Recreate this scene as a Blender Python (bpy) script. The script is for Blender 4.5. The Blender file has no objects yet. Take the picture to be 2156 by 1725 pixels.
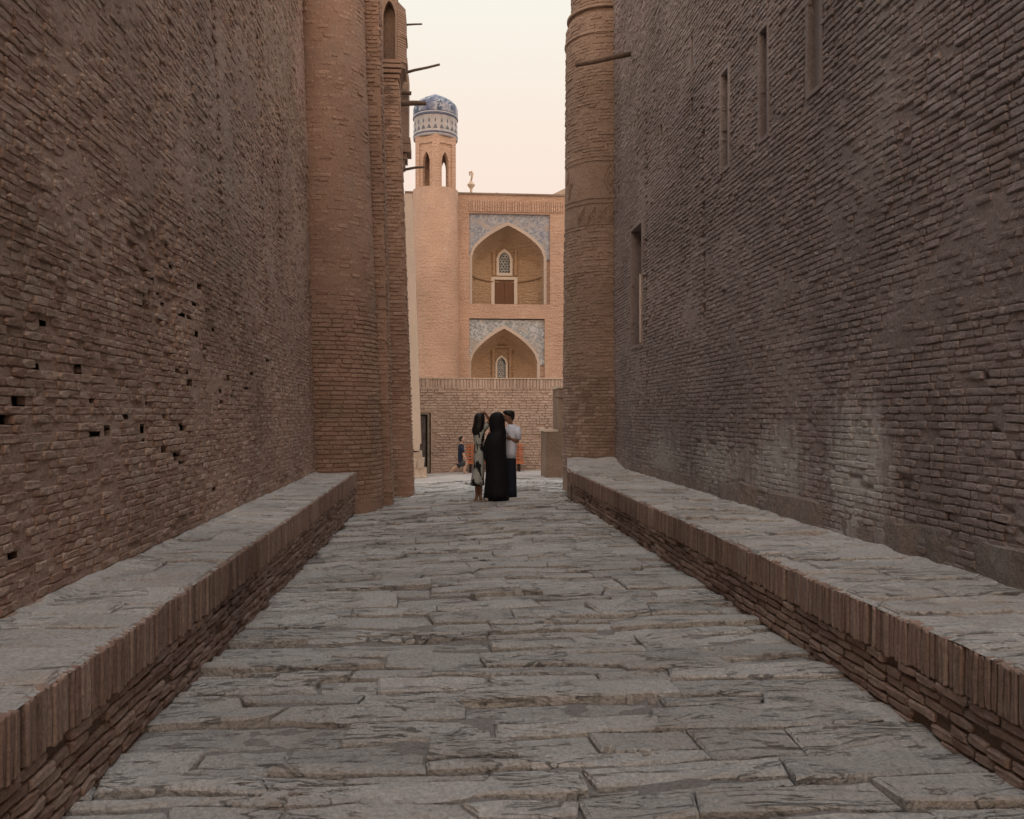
import bpy, bmesh, math, random
import numpy as np
from mathutils import Vector, Matrix, noise

random.seed(7)
rng = np.random.default_rng(11)
S = bpy.context.scene
COL = S.collection

# ------------------------------------------------------------------ camera, sky, sun, exposure
CAMZ = 1.6
FPX, YAW = 1800.0, math.radians(4.764)
cam = bpy.data.cameras.new('camera'); camo = bpy.data.objects.new('camera', cam); COL.objects.link(camo)
camo.location = (0, 0, CAMZ); camo.rotation_euler = (math.radians(90), 0, -YAW)
cam.sensor_width = 36; cam.lens = FPX/2156*36; cam.shift_y = 8.5/2156
cam.clip_start = 0.05; cam.clip_end = 2000
S.camera = camo
S.view_settings.view_transform = 'Standard'; S.view_settings.look = 'None'
S.view_settings.gamma = 1; S.view_settings.exposure = 0.30
S.cycles.max_bounces = 8; S.cycles.diffuse_bounces = 5
try: S.cycles.use_denoising = True
except Exception: pass

W = bpy.data.worlds.new('World'); S.world = W; W.use_nodes = True
nt = W.node_tree; N_ = nt.nodes; L_ = nt.links; N_.clear()
out = N_.new('ShaderNodeOutputWorld'); bg = N_.new('ShaderNodeBackground')
sky = N_.new('ShaderNodeTexSky'); sky.sky_type = 'NISHITA'; sky.sun_disc = False
sky.sun_elevation = math.radians(6); sky.sun_rotation = math.radians(176)   # low sun behind the camera
sky.dust_density = 3.0; sky.air_density = 1.0
tc = N_.new('ShaderNodeTexCoord'); sep = N_.new('ShaderNodeSeparateXYZ')
L_.new(tc.outputs['Generated'], sep.inputs[0])
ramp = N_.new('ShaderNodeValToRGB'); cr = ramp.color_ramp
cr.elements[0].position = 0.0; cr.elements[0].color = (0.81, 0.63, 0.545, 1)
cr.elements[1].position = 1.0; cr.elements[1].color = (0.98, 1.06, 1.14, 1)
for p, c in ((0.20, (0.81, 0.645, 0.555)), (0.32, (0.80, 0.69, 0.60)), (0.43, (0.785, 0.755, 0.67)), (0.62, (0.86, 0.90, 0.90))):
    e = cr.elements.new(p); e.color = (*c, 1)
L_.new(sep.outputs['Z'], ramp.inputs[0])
# afterglow side (behind the camera): warmer and brighter towards the horizon
glow = N_.new('ShaderNodeVectorMath'); glow.operation = 'DOT_PRODUCT'
L_.new(tc.outputs['Generated'], glow.inputs[0]); glow.inputs[1].default_value = (0.07, -0.97, 0.22)
gm = N_.new('ShaderNodeMapRange'); gm.interpolation_type = 'SMOOTHSTEP'
gm.inputs['From Min'].default_value = -0.1; gm.inputs['From Max'].default_value = 1.0
gm.inputs['To Min'].default_value = 0.0; gm.inputs['To Max'].default_value = 1.0
L_.new(glow.outputs['Value'], gm.inputs['Value'])
gc = N_.new('ShaderNodeMixRGB'); gc.blend_type = 'ADD'
L_.new(gm.outputs[0], gc.inputs[0]); L_.new(ramp.outputs[0], gc.inputs[1]); gc.inputs[2].default_value = (0.62, 0.28, 0.10, 1)
sk = N_.new('ShaderNodeMixRGB'); sk.blend_type = 'MULTIPLY'; sk.inputs[0].default_value = 1
L_.new(sky.outputs[0], sk.inputs[1]); sk.inputs[2].default_value = (0.10, 0.10, 0.10, 1)
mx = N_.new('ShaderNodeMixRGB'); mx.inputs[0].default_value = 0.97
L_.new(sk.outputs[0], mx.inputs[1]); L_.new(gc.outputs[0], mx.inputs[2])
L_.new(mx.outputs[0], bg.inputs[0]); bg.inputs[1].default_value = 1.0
L_.new(bg.outputs[0], out.inputs[0])

sl = bpy.data.lights.new('sun', 'SUN'); sl.energy = 0.15; sl.angle = math.radians(14); sl.color = (1.0, 0.70, 0.42)
so = bpy.data.objects.new('sun', sl); COL.objects.link(so)
so.rotation_euler = (math.radians(90-9), 0, math.radians(-4))

# ------------------------------------------------------------------ projection helpers (2156 x 1725 pixel grid of the photograph)
def ray(px, py):
    u = (px-1078)/FPX; v = (871-py)/FPX
    return Vector((u*math.cos(YAW)+math.sin(YAW), math.cos(YAW)-u*math.sin(YAW), v))
def PY(px, py, Y):
    r = ray(px, py); k = Y/r.y; return Vector((r.x*k, Y, CAMZ+r.z*k))
def PX(px, py, X):
    r = ray(px, py); k = X/r.x; return Vector((X, r.y*k, CAMZ+r.z*k))
def proj(P):
    x, y, z = P[0], P[1], P[2]-CAMZ
    f = x*math.sin(YAW)+y*math.cos(YAW); s = x*math.cos(YAW)-y*math.sin(YAW)
    if f < 0.1: return None
    return 1078+FPX*s/f, 871-FPX*z/f, f
def fbm(x, y, z=0.0, o=3):
    a, s, f = 1.0, 0.0, 1.0
    for _ in range(o):
        s += a*noise.noise((x*f, y*f, z*f)); a *= .5; f *= 2
    return s
def sm(a, b, x):
    t = min(1, max(0, (x-a)/(b-a))); return t*t*(3-2*t)

# ------------------------------------------------------------------ object helpers
def link(name, me, parent=None, mat=None, world=True):
    o = bpy.data.objects.new(name, me); COL.objects.link(o)
    if mat is not None and me is not None and not me.materials: me.materials.append(mat)
    if parent is not None:
        o.parent = parent
        if world:
            r = parent
            loc = Vector((0, 0, 0))
            while r is not None: loc += r.location; r = r.parent
            o.location = -loc
    return o
def mesh(name, V, F, smooth=False, tints=None):
    me = bpy.data.meshes.new(name); me.from_pydata([tuple(v) for v in V], [], F); me.update()
    if smooth: me.polygons.foreach_set('use_smooth', [True]*len(me.polygons))
    if tints is not None:
        a = me.attributes.new('tint', 'FLOAT', 'POINT'); a.data.foreach_set('value', np.asarray(tints, dtype=np.float32))
    return me
def thing(name, label, cat, loc, group=None):
    o = bpy.data.objects.new(name, None); COL.objects.link(o); o.location = loc; o.empty_display_size = .2
    o['label'] = label; o['category'] = cat
    if group: o['group'] = group
    return o
def setting(name, me, mat, parent=None):
    o = link(name, me, parent, mat); o['kind'] = 'structure'; return o

class MB:
    def __init__(s): s.V = []; s.F = []
    def add(s, V, F):
        n = len(s.V); s.V += [tuple(v) for v in V]; s.F += [tuple(i+n for i in f) for f in F]
    def box(s, x0, x1, y0, y1, z0, z1, j=0.0):
        V = [(x+random.uniform(-j, j), y+random.uniform(-j, j), z+random.uniform(-j, j)) for z in (z0, z1) for x, y in ((x0, y0), (x1, y0), (x1, y1), (x0, y1))]
        s.add(V, [(3,2,1,0), (4,5,6,7), (0,1,5,4), (1,2,6,5), (2,3,7,6), (3,0,4,7)])
    def prism(s, ring0, ring1, cap=True):
        n = len(ring0); s.add(list(ring0)+list(ring1), [(i, (i+1) % n, n+(i+1) % n, n+i) for i in range(n)] + ([tuple(range(n))[::-1], tuple(range(n, 2*n))] if cap else []))
    def tube(s, pts, rads, n=8, cap=True):
        rings = []
        for i, p in enumerate(pts):
            p = Vector(p); a = Vector(pts[max(0, i-1)]); b = Vector(pts[min(len(pts)-1, i+1)])
            t = (b-a).normalized(); u = t.orthogonal().normalized(); w = t.cross(u)
            if i and rings: # keep twist low
                u = (pu - t*pu.dot(t)).normalized(); w = t.cross(u)
            pu = u
            rings.append([p+(u*math.cos(2*math.pi*k/n)+w*math.sin(2*math.pi*k/n))*rads[i] for k in range(n)])
        V = [v for r in rings for v in r]; F = []
        for i in range(len(rings)-1):
            for k in range(n): F.append((i*n+k, i*n+(k+1) % n, (i+1)*n+(k+1) % n, (i+1)*n+k))
        if cap: F += [tuple(range(n))[::-1], tuple(range((len(rings)-1)*n, len(rings)*n))]
        s.add(V, F)
    def loft(s, rings, cap=True):
        n = len(rings[0]); V = [v for r in rings for v in r]; F = []
        for i in range(len(rings)-1):
            for k in range(n): F.append((i*n+k, i*n+(k+1) % n, (i+1)*n+(k+1) % n, (i+1)*n+k))
        if cap: F += [tuple(range(n))[::-1], tuple(range((len(rings)-1)*n, len(rings)*n))]
        s.add(V, F)
    def lathe(s, cx, cy, prof, n=32, a0=0.0):
        s.loft([[(cx+r*math.cos(a0+2*math.pi*k/n), cy+r*math.sin(a0+2*math.pi*k/n), z) for k in range(n)] for r, z in prof])
    def build(s, name, mat, parent=None, smooth=False):
        return link(name, mesh(name, s.V, s.F, smooth), parent, mat)

# ------------------------------------------------------------------ materials
def base_mat(name, rough=0.9, spec=0.25):
    m = bpy.data.materials.new(name); m.use_nodes = True
    b = m.node_tree.nodes['Principled BSDF']; b.inputs['Roughness'].default_value = rough
    b.inputs['Specular IOR Level'].default_value = spec
    return m, m.node_tree.nodes, m.node_tree.links, b
def plain(name, c, rough=0.85, spec=0.25, bump=0.0, bscale=40, vary=0.12, vs=8):
    m, N, L, b = base_mat(name, rough, spec)
    g = N.new('ShaderNodeNewGeometry'); n = N.new('ShaderNodeTexNoise'); n.inputs['Scale'].default_value = vs; n.inputs['Detail'].default_value = 6
    L.new(g.outputs['Position'], n.inputs['Vector'])
    mr = N.new('ShaderNodeMapRange'); mr.inputs['From Min'].default_value = .3; mr.inputs['From Max'].default_value = .7
    mr.inputs['To Min'].default_value = 1-vary; mr.inputs['To Max'].default_value = 1+vary; L.new(n.outputs['Fac'], mr.inputs['Value'])
    x = N.new('ShaderNodeMixRGB'); x.blend_type = 'MULTIPLY'; x.inputs[0].default_value = 1; x.inputs[1].default_value = (*c, 1)
    L.new(mr.outputs[0], x.inputs[2]); L.new(x.outputs[0], b.inputs['Base Color'])
    if bump:
        n2 = N.new('ShaderNodeTexNoise'); n2.inputs['Scale'].default_value = bscale; n2.inputs['Detail'].default_value = 5
        L.new(g.outputs['Position'], n2.inputs['Vector'])
        bp = N.new('ShaderNodeBump'); bp.inputs['Strength'].default_value = bump; bp.inputs['Distance'].default_value = .01
        L.new(n2.outputs['Fac'], bp.inputs['Height']); L.new(bp.outputs[0], b.inputs['Normal'])
    return m
def earth(name, cols, stain=None, stain_amt=0.5, bump=0.6, dist=0.012, big=0.35, fine=70, mud=0.5, slate=False, patches=(), course=0):
    """brick / stone / mud: piece tint x large patches x fine grain, all in world position. cols: dark, mid, light"""
    m, N, L, b = base_mat(name, .93, .18)
    g = N.new('ShaderNodeNewGeometry')
    at = N.new('ShaderNodeAttribute'); at.attribute_name = 'tint'
    oi = N.new('ShaderNodeObjectInfo')
    ad = N.new('ShaderNodeMath'); ad.operation = 'ADD'; L.new(at.outputs['Fac'], ad.inputs[0]); L.new(oi.outputs['Random'], ad.inputs[1])
    fr = N.new('ShaderNodeMath'); fr.operation = 'FRACT'; L.new(ad.outputs[0], fr.inputs[0])
    r = N.new('ShaderNodeValToRGB'); e = r.color_ramp.elements
    e[0].position = 0; e[0].color = (*cols[0], 1); e[1].position = 1; e[1].color = (*cols[2], 1)
    k = e.new(.5); k.color = (*cols[1], 1); L.new(fr.outputs[0], r.inputs[0])
    # dust / mud film in large patches pulls towards the mid colour
    nb = N.new('ShaderNodeTexNoise'); nb.inputs['Scale'].default_value = 1.6; nb.inputs['Detail'].default_value = 8; nb.inputs['Roughness'].default_value = .65
    L.new(g.outputs['Position'], nb.inputs['Vector'])
    mr = N.new('ShaderNodeMapRange'); mr.inputs['From Min'].default_value = .40; mr.inputs['From Max'].default_value = .60
    mr.inputs['To Max'].default_value = mud; L.new(nb.outputs['Fac'], mr.inputs['Value'])
    mm = N.new('ShaderNodeMixRGB'); L.new(mr.outputs[0], mm.inputs[0]); L.new(r.outputs[0], mm.inputs[1]); mm.inputs[2].default_value = (*cols[1], 1)
    # large tonal drift
    n3 = N.new('ShaderNodeTexNoise'); n3.inputs['Scale'].default_value = .7; n3.inputs['Detail'].default_value = 5
    L.new(g.outputs['Position'], n3.inputs['Vector'])
    m3 = N.new('ShaderNodeMapRange'); m3.inputs['From Min'].default_value = .3; m3.inputs['From Max'].default_value = .7
    m3.inputs['To Min'].default_value = 1-big; m3.inputs['To Max'].default_value = 1+big; L.new(n3.outputs['Fac'], m3.inputs['Value'])
    x3 = N.new('ShaderNodeMixRGB'); x3.blend_type = 'MULTIPLY'; x3.inputs[0].default_value = 1; L.new(mm.outputs[0], x3.inputs[1]); L.new(m3.outputs[0], x3.inputs[2])
    # fine speckle
    nf = N.new('ShaderNodeTexNoise'); nf.inputs['Scale'].default_value = 45; nf.inputs['Detail'].default_value = 6; nf.inputs['Roughness'].default_value = .7
    L.new(g.outputs['Position'], nf.inputs['Vector'])
    mf = N.new('ShaderNodeMapRange'); mf.inputs['From Min'].default_value = .3; mf.inputs['From Max'].default_value = .7
    mf.inputs['To Min'].default_value = .70; mf.inputs['To Max'].default_value = 1.28; L.new(nf.outputs['Fac'], mf.inputs['Value'])
    xf = N.new('ShaderNodeMixRGB'); xf.blend_type = 'MULTIPLY'; xf.inputs[0].default_value = 1; L.new(x3.outputs[0], xf.inputs[1]); L.new(mf.outputs[0], xf.inputs[2])
    last = xf.outputs[0]
    if stain:
        ns = N.new('ShaderNodeTexNoise'); ns.inputs['Scale'].default_value = 2.3; ns.inputs['Detail'].default_value = 9; ns.inputs['Roughness'].default_value = .75
        mp = N.new('ShaderNodeMapping'); mp.inputs['Location'].default_value = (7, 3, 1); mp.inputs['Scale'].default_value = (1, 1, .55)
        L.new(g.outputs['Position'], mp.inputs[0]); L.new(mp.outputs[0], ns.inputs['Vector'])
        ms = N.new('ShaderNodeMapRange'); ms.inputs['From Min'].default_value = .52; ms.inputs['From Max'].default_value = .66; ms.inputs['To Max'].default_value = stain_amt
        L.new(ns.outputs['Fac'], ms.inputs['Value'])
        xs = N.new('ShaderNodeMixRGB'); L.new(ms.outputs[0], xs.inputs[0]); L.new(last, xs.inputs[1]); xs.inputs[2].default_value = (*stain, 1); last = xs.outputs[0]
    for (cx, cy, cz, rx, ry, rz, col, amt) in patches:   # salt bloom, damp: stains that sit at one place of the wall
        sb = N.new('ShaderNodeVectorMath'); sb.operation = 'SUBTRACT'; L.new(g.outputs['Position'], sb.inputs[0]); sb.inputs[1].default_value = (cx, cy, cz)
        dv = N.new('ShaderNodeVectorMath'); dv.operation = 'DIVIDE'; L.new(sb.outputs[0], dv.inputs[0]); dv.inputs[1].default_value = (rx, ry, rz)
        ln = N.new('ShaderNodeVectorMath'); ln.operation = 'LENGTH'; L.new(dv.outputs[0], ln.inputs[0])
        n5 = N.new('ShaderNodeTexNoise'); n5.inputs['Scale'].default_value = 5; n5.inputs['Detail'].default_value = 8; n5.inputs['Roughness'].default_value = .7; mq = N.new('ShaderNodeMapping'); mq.inputs['Scale'].default_value = (1, 1.6, .45); L.new(g.outputs['Position'], mq.inputs[0]); L.new(mq.outputs[0], n5.inputs['Vector'])
        m5 = N.new('ShaderNodeMath'); m5.operation = 'MULTIPLY_ADD'; L.new(n5.outputs['Fac'], m5.inputs[0]); m5.inputs[1].default_value = 3.0; L.new(ln.outputs['Value'], m5.inputs[2])
        m6 = N.new('ShaderNodeMapRange'); m6.inputs['From Min'].default_value = 2.6; m6.inputs['From Max'].default_value = 1.9; m6.inputs['To Max'].default_value = amt
        L.new(m5.outputs[0], m6.inputs['Value'])
        x6 = N.new('ShaderNodeMixRGB'); L.new(m6.outputs[0], x6.inputs[0]); L.new(last, x6.inputs[1]); x6.inputs[2].default_value = (*col, 1); last = x6.outputs[0]
    L.new(last, b.inputs['Base Color'])
    # relief
    n1 = N.new('ShaderNodeTexNoise'); n1.inputs['Scale'].default_value = fine; n1.inputs['Detail'].default_value = 5; n1.inputs['Roughness'].default_value = .6
    L.new(g.outputs['Position'], n1.inputs['Vector'])
    n2 = N.new('ShaderNodeTexNoise'); n2.inputs['Scale'].default_value = 14; n2.inputs['Detail'].default_value = 4
    L.new(g.outputs['Position'], n2.inputs['Vector'])
    a = N.new('ShaderNodeMath'); a.operation = 'MULTIPLY_ADD'; L.new(n2.outputs['Fac'], a.inputs[0]); a.inputs[1].default_value = 2.0; L.new(n1.outputs['Fac'], a.inputs[2])
    hs = a.outputs[0]
    if course:   # brick courses too far off to build
        mc = N.new('ShaderNodeMapping'); mc.inputs['Scale'].default_value = (2.2, 2.2, 15); L.new(g.outputs['Position'], mc.inputs[0])
        nc = N.new('ShaderNodeTexNoise'); nc.inputs['Scale'].default_value = 1; nc.inputs['Detail'].default_value = 3; L.new(mc.outputs[0], nc.inputs['Vector'])
        ac = N.new('ShaderNodeMath'); ac.operation = 'MULTIPLY_ADD'; L.new(nc.outputs['Fac'], ac.inputs[0]); ac.inputs[1].default_value = course; L.new(hs, ac.inputs[2]); hs = ac.outputs[0]
    if slate:   # layered, ridge-like wear running across the alley
        mp = N.new('ShaderNodeMapping'); mp.inputs['Scale'].default_value = (1.3, 7.5, 4); L.new(g.outputs['Position'], mp.inputs[0])
        ws = N.new('ShaderNodeTexNoise'); ws.inputs['Scale'].default_value = 1.0; ws.inputs['Detail'].default_value = 8; ws.inputs['Roughness'].default_value = .62; ws.inputs['Distortion'].default_value = .9; L.new(mp.outputs[0], ws.inputs['Vector'])
        ab = N.new('ShaderNodeMath'); ab.operation = 'SUBTRACT'; L.new(ws.outputs['Fac'], ab.inputs[0]); ab.inputs[1].default_value = .5
        ab2 = N.new('ShaderNodeMath'); ab2.operation = 'ABSOLUTE'; L.new(ab.outputs[0], ab2.inputs[0])
        m7 = N.new('ShaderNodeMapRange'); m7.inputs['From Min'].default_value = 0; m7.inputs['From Max'].default_value = .014; L.new(ab2.outputs[0], m7.inputs['Value'])
        gate = N.new('ShaderNodeTexNoise'); gate.inputs['Scale'].default_value = 1.5; gate.inputs['Detail'].default_value = 3; L.new(g.outputs['Position'], gate.inputs['Vector'])
        m8 = N.new('ShaderNodeMapRange'); m8.inputs['From Min'].default_value = .45; m8.inputs['From Max'].default_value = .60; m8.inputs['To Min'].default_value = 0; m8.inputs['To Max'].default_value = slate
        L.new(gate.outputs['Fac'], m8.inputs['Value'])
        m9 = N.new('ShaderNodeMath'); m9.operation = 'MULTIPLY_ADD'; L.new(m7.outputs[0], m9.inputs[0]); L.new(m8.outputs[0], m9.inputs[1]); L.new(hs, m9.inputs[2]); hs = m9.outputs[0]
    bp = N.new('ShaderNodeBump'); bp.inputs['Strength'].default_value = bump; bp.inputs['Distance'].default_value = dist
    L.new(hs, bp.inputs['Height']); L.new(bp.outputs[0], b.inputs['Normal'])
    return m

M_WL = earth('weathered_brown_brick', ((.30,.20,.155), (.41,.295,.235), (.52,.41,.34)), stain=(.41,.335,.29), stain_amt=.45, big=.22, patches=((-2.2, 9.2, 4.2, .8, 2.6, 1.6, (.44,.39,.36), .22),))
M_WLm = earth('left_wall_mortar', ((.35,.25,.20), (.385,.28,.225), (.41,.30,.245)), stain=(.41,.335,.29), stain_amt=.45, big=.22, patches=((-2.2, 9.2, 4.2, .8, 2.6, 1.6, (.44,.39,.36), .22),))
P_R = ((3.5, 7.0, 1.12, .8, .62, .62, (.54,.53,.50), .85), (3.5, 8.7, 1.0, .8, .75, .5, (.52,.51,.48), .8), (3.5, 10.6, .95, .8, 1.1, .45, (.47,.46,.43), .7), (3.5, 13.2, .9, .8, 1.4, .4, (.44,.43,.40), .6), (3.5, 6.6, 5.2, .6, .35, 2.2, (.34,.32,.29), .35))
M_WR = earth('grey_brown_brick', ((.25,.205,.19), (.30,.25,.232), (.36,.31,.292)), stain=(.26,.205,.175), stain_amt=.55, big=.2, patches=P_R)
M_WRm = earth('right_wall_mortar', ((.265,.222,.205), (.285,.24,.222), (.30,.255,.236)), stain=(.26,.205,.175), stain_amt=.55, big=.2, patches=P_R)
M_TW = earth('orange_brown_brick', ((.31,.205,.155), (.385,.265,.20), (.46,.33,.26)), stain=(.32,.26,.22), stain_amt=.5, big=.15)
M_TWm = earth('orange_brown_mortar', ((.32,.21,.16), (.36,.245,.185), (.39,.27,.21)), stain=(.31,.25,.21), stain_amt=.5, big=.15)
M_PL = earth('pilaster_plaster', ((.27,.195,.15), (.305,.225,.175), (.34,.255,.20)), stain=(.25,.185,.145), stain_amt=.7, big=.15, bump=.8, fine=40)
M_LG = earth('ledge_brick', ((.22,.15,.12), (.30,.215,.175), (.39,.30,.25)), stain=(.31,.26,.24), stain_amt=.5, big=.25)
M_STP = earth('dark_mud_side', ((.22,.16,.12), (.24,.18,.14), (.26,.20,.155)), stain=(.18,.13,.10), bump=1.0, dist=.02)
M_LGm = earth('ledge_mortar', ((.17,.12,.095), (.2,.145,.115), (.22,.16,.13)), big=.2)
M_ST = earth('worn_paving_stone', ((.41,.405,.39), (.51,.505,.485), (.59,.585,.565)), stain=(.47,.43,.395), stain_amt=.6, big=.14, bump=1.0, dist=.026, slate=1.9, fine=40, mud=.3)
M_STm = earth('joint_dust', ((.24,.225,.215), (.265,.25,.237), (.285,.27,.255)), big=.15, bump=1.0)
M_TOP = earth('ledge_top_stone', ((.46,.445,.425), (.53,.515,.49), (.60,.585,.56)), stain=(.50,.415,.35), stain_amt=.7, big=.14, bump=1.0, dist=.020, slate=1.5, fine=45, mud=.3)
M_PZ = earth('plaza_stone', ((.42,.40,.38), (.47,.445,.42), (.52,.50,.47)), big=.12, bump=.8, slate=1.5)
M_LOW = earth('low_wall_brick', ((.40,.31,.255), (.46,.365,.305), (.52,.425,.36)), stain=(.42,.335,.28), stain_amt=.5, big=.15)
M_LOWm = earth('low_wall_mortar', ((.36,.27,.22), (.40,.30,.245), (.42,.33,.27)), big=.15)
M_PIER = earth('pale_plaster', ((.50,.42,.34), (.54,.455,.37), (.58,.49,.40)), stain=(.50,.42,.35), big=.1)
M_WOOD = plain('old_wood', (.14,.10,.075), bump=.6, bscale=60, vary=.25)
M_DARK = plain('painted_dark_interior', (.02,.016,.014))  # near-black colour standing for the unlit inside of the doorway

# ------------------------------------------------------------------ brick prototypes
def proto(l, h, d, bev, jit):
    """a worn brick: 8-point outline, bevelled, irregular face.  local x = along, y = outwards, z = up"""
    o = [(-.5,-.5), (0,-.5), (.5,-.5), (.5,0), (.5,.5), (0,.5), (-.5,.5), (-.5,0)]
    out_ = []
    for i, (a, c) in enumerate(o):
        k = 1.0 if i % 2 else random.choice((1, 1, .93, .8))
        out_.append((a*l*k+random.uniform(-jit, jit), c*h*(1 if i % 2 else random.uniform(.88, 1))+random.uniform(-jit, jit)*.7))
    V = [(a, -d, c) for a, c in out_] + [(a, -bev*random.uniform(.6, 1.6), c) for a, c in out_]
    inn = []
    for a, c in out_:
        inn.append((a-math.copysign(min(abs(a), bev*random.uniform(.8, 2.0)), a) if abs(a) > 1e-3 else a, random.uniform(-.003, .003),
                    c-math.copysign(min(abs(c)*.8, bev*random.uniform(.6, 1.2)), c) if abs(c) > h*.2 else c))
    V += inn
    F = []
    for b0 in (0, 8):
        for i in range(8):
            j = (i+1) % 8; F.append((b0+i, b0+j, b0+8+j, b0+8+i))
    F.append(tuple(range(16, 24)))
    return np.array(V), F
def protos(n, l, h, d=.05, bev=.008, jit=.004):
    P = [proto(l, h, d, bev, jit) for _ in range(n)]
    return {'l': l, 'h': h, 'P': P, 'M': {}}
def proto_mesh(ps, i, mat):
    k = (i, mat.name)
    if k not in ps['M']:
        V, F = ps['P'][i]
        me = mesh('brick', V, F, tints=[random.random()]*24); me.materials.append(mat); ps['M'][k] = me
    return ps['M'][k]

def lay(parent, bricks, ps, mat, name='brick', rest='brickwork', nmax=295):
    """bricks: (P, U, N, V, l, h).  the nmax that show largest become parts, the others one mesh"""
    sc = []
    for i, (P, U, N, V, l, h) in enumerate(bricks):
        q = proj(P)
        if q is None or not (-40 < q[0] < 2196 and -40 < q[1] < 1765): sc.append(0); continue
        d = Vector((P[0], P[1], P[2]-CAMZ)); c = max(0.02, -d.normalized().dot(N)); sc.append(l*h*c/(d.length**2))
    order = sorted(range(len(bricks)), key=lambda i: -sc[i])
    big = set(i for i in order[:nmax] if sc[i] > 0)
    pl = Vector((0, 0, 0)); r = parent
    while r is not None: pl += r.location; r = r.parent
    VV = []; FF = []; TT = []; n = 0
    for i, (P, U, N, V, l, h) in enumerate(bricks):
        k = random.randrange(len(ps['P'])); fl = random.choice((1, -1)); su = l/ps['l']*fl; sv = h/ps['h']*random.choice((1, 1))
        if i in big:
            o = bpy.data.objects.new(name, proto_mesh(ps, k, mat)); COL.objects.link(o); o.parent = parent
            R = Matrix((U*abs(su), N, V*sv)).transposed().to_4x4(); R.translation = Vector(P)-pl
            o.matrix_basis = R
        else:
            A = ps['P'][k][0]; U_, N__, V_ = np.array(U), np.array(N), np.array(V)
            q = np.array(P)+np.outer(A[:, 0]*abs(su), U_)+np.outer(A[:, 1], N__)+np.outer(A[:, 2]*sv, V_)
            VV.append(q); FF += [tuple(a+n for a in f) for f in ps['P'][k][1]]; TT += [random.random()]*24; n += 24
    if VV:
        me = mesh(rest, np.concatenate(VV), FF, tints=TT); o = link(rest, me, parent, mat); o['kind'] = 'stuff'
        return o

def rows(W_, H_, bl, bh, skip=None, lj=.25, v0=0.0, joint=.010, half=.5):
    """running bond with uneven lengths -> (u, v, l, h)"""
    out_ = []; v = v0; k = 0
    while v < H_:
        hh = bh*random.uniform(.93, 1.07); u = -random.uniform(0, bl)
        while u < W_:
            l = bl*(half if random.random() < .3 else 1)*random.uniform(1-lj, 1+lj*.4)
            c = u+l/2
            if 0 <= c-l*.4 and c+l*.3 <= W_ and not (skip and skip(c, v+hh/2)):
                out_.append((c, v+hh/2, l-joint, hh-joint))
            u += l
        v += hh; k += 1
    return out_

def backing(name, surf, us, vs, depth, mat, parent, hole=None):
    V = []; F = []; nu, nv = len(us), len(vs)
    for v in vs:
        for u in us:
            P, U, N, Vv = surf(u, v); V.append(P+N*depth(u, v))
    for j in range(nv-1):
        for i in range(nu-1):
            if hole and hole((us[i]+us[i+1])/2, (vs[j]+vs[j+1])/2): continue
            F.append((j*nu+i, j*nu+i+1, (j+1)*nu+i+1, (j+1)*nu+i))
    me = mesh(name, V, F, smooth=True); return link(name, me, parent, mat)

def frange(a, b, s):
    n = max(1, int(round((b-a)/s))); return [a+(b-a)*i/n for i in range(n+1)]

UP = Vector((0, 0, 1))
# ------------------------------------------------------------------ ground
def gz(x, y):
    t = sm(2, 17, y)
    z = -.10*t - .08*t*max(-1, min(1, -x/1.6)) - .16*sm(17, 27, y)
    return z
def wob(x, y): return .018*fbm(x*.9, y*.9, 3.1, 2)
V = []; F = []
xs = frange(-120, -6, 12)[:-1]+frange(-6, 8, .5)+frange(8, 120, 12)[1:]; ys = frange(-120, -4, 12)[:-1]+frange(-4, 34, .5)+frange(34, 420, 30)[1:]
for y in ys:
    for x in xs: V.append((x, y, gz(x, min(y, 30))-.10))
F = [(j*len(xs)+i, j*len(xs)+i+1, (j+1)*len(xs)+i+1, (j+1)*len(xs)+i) for j in range(len(ys)-1) for i in range(len(xs)-1)]
setting('ground', mesh('ground', V, F), M_STm)

def XL(y): return -1.476
def XR(y): return 2.41
alley = bpy.data.objects.new('alley_paving', None); COL.objects.link(alley); alley.location = (0.4, 8, 0)
alley['kind'] = 'structure'; alley['label'] = 'worn grey stone paving running down the alley between the two ledges'
# dust bed in which the stones sit
def bed(u, v):
    return -.036+.038*fbm(u*3.0, v*4.5, 9, 3)+wob(u, v)
xs = frange(-2.1, 3.4, .05); ys = frange(1.5, 22.5, .05)
V = [(x, y, gz(x, y)+bed(x, y)) for y in ys for x in xs]
F = [(j*len(xs)+i, j*len(xs)+i+1, (j+1)*len(xs)+i+1, (j+1)*len(xs)+i) for j in range(len(ys)-1) for i in range(len(xs)-1)]
o = link('joint_bed', mesh('joint_bed', V, F, True), alley, M_STm)

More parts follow.
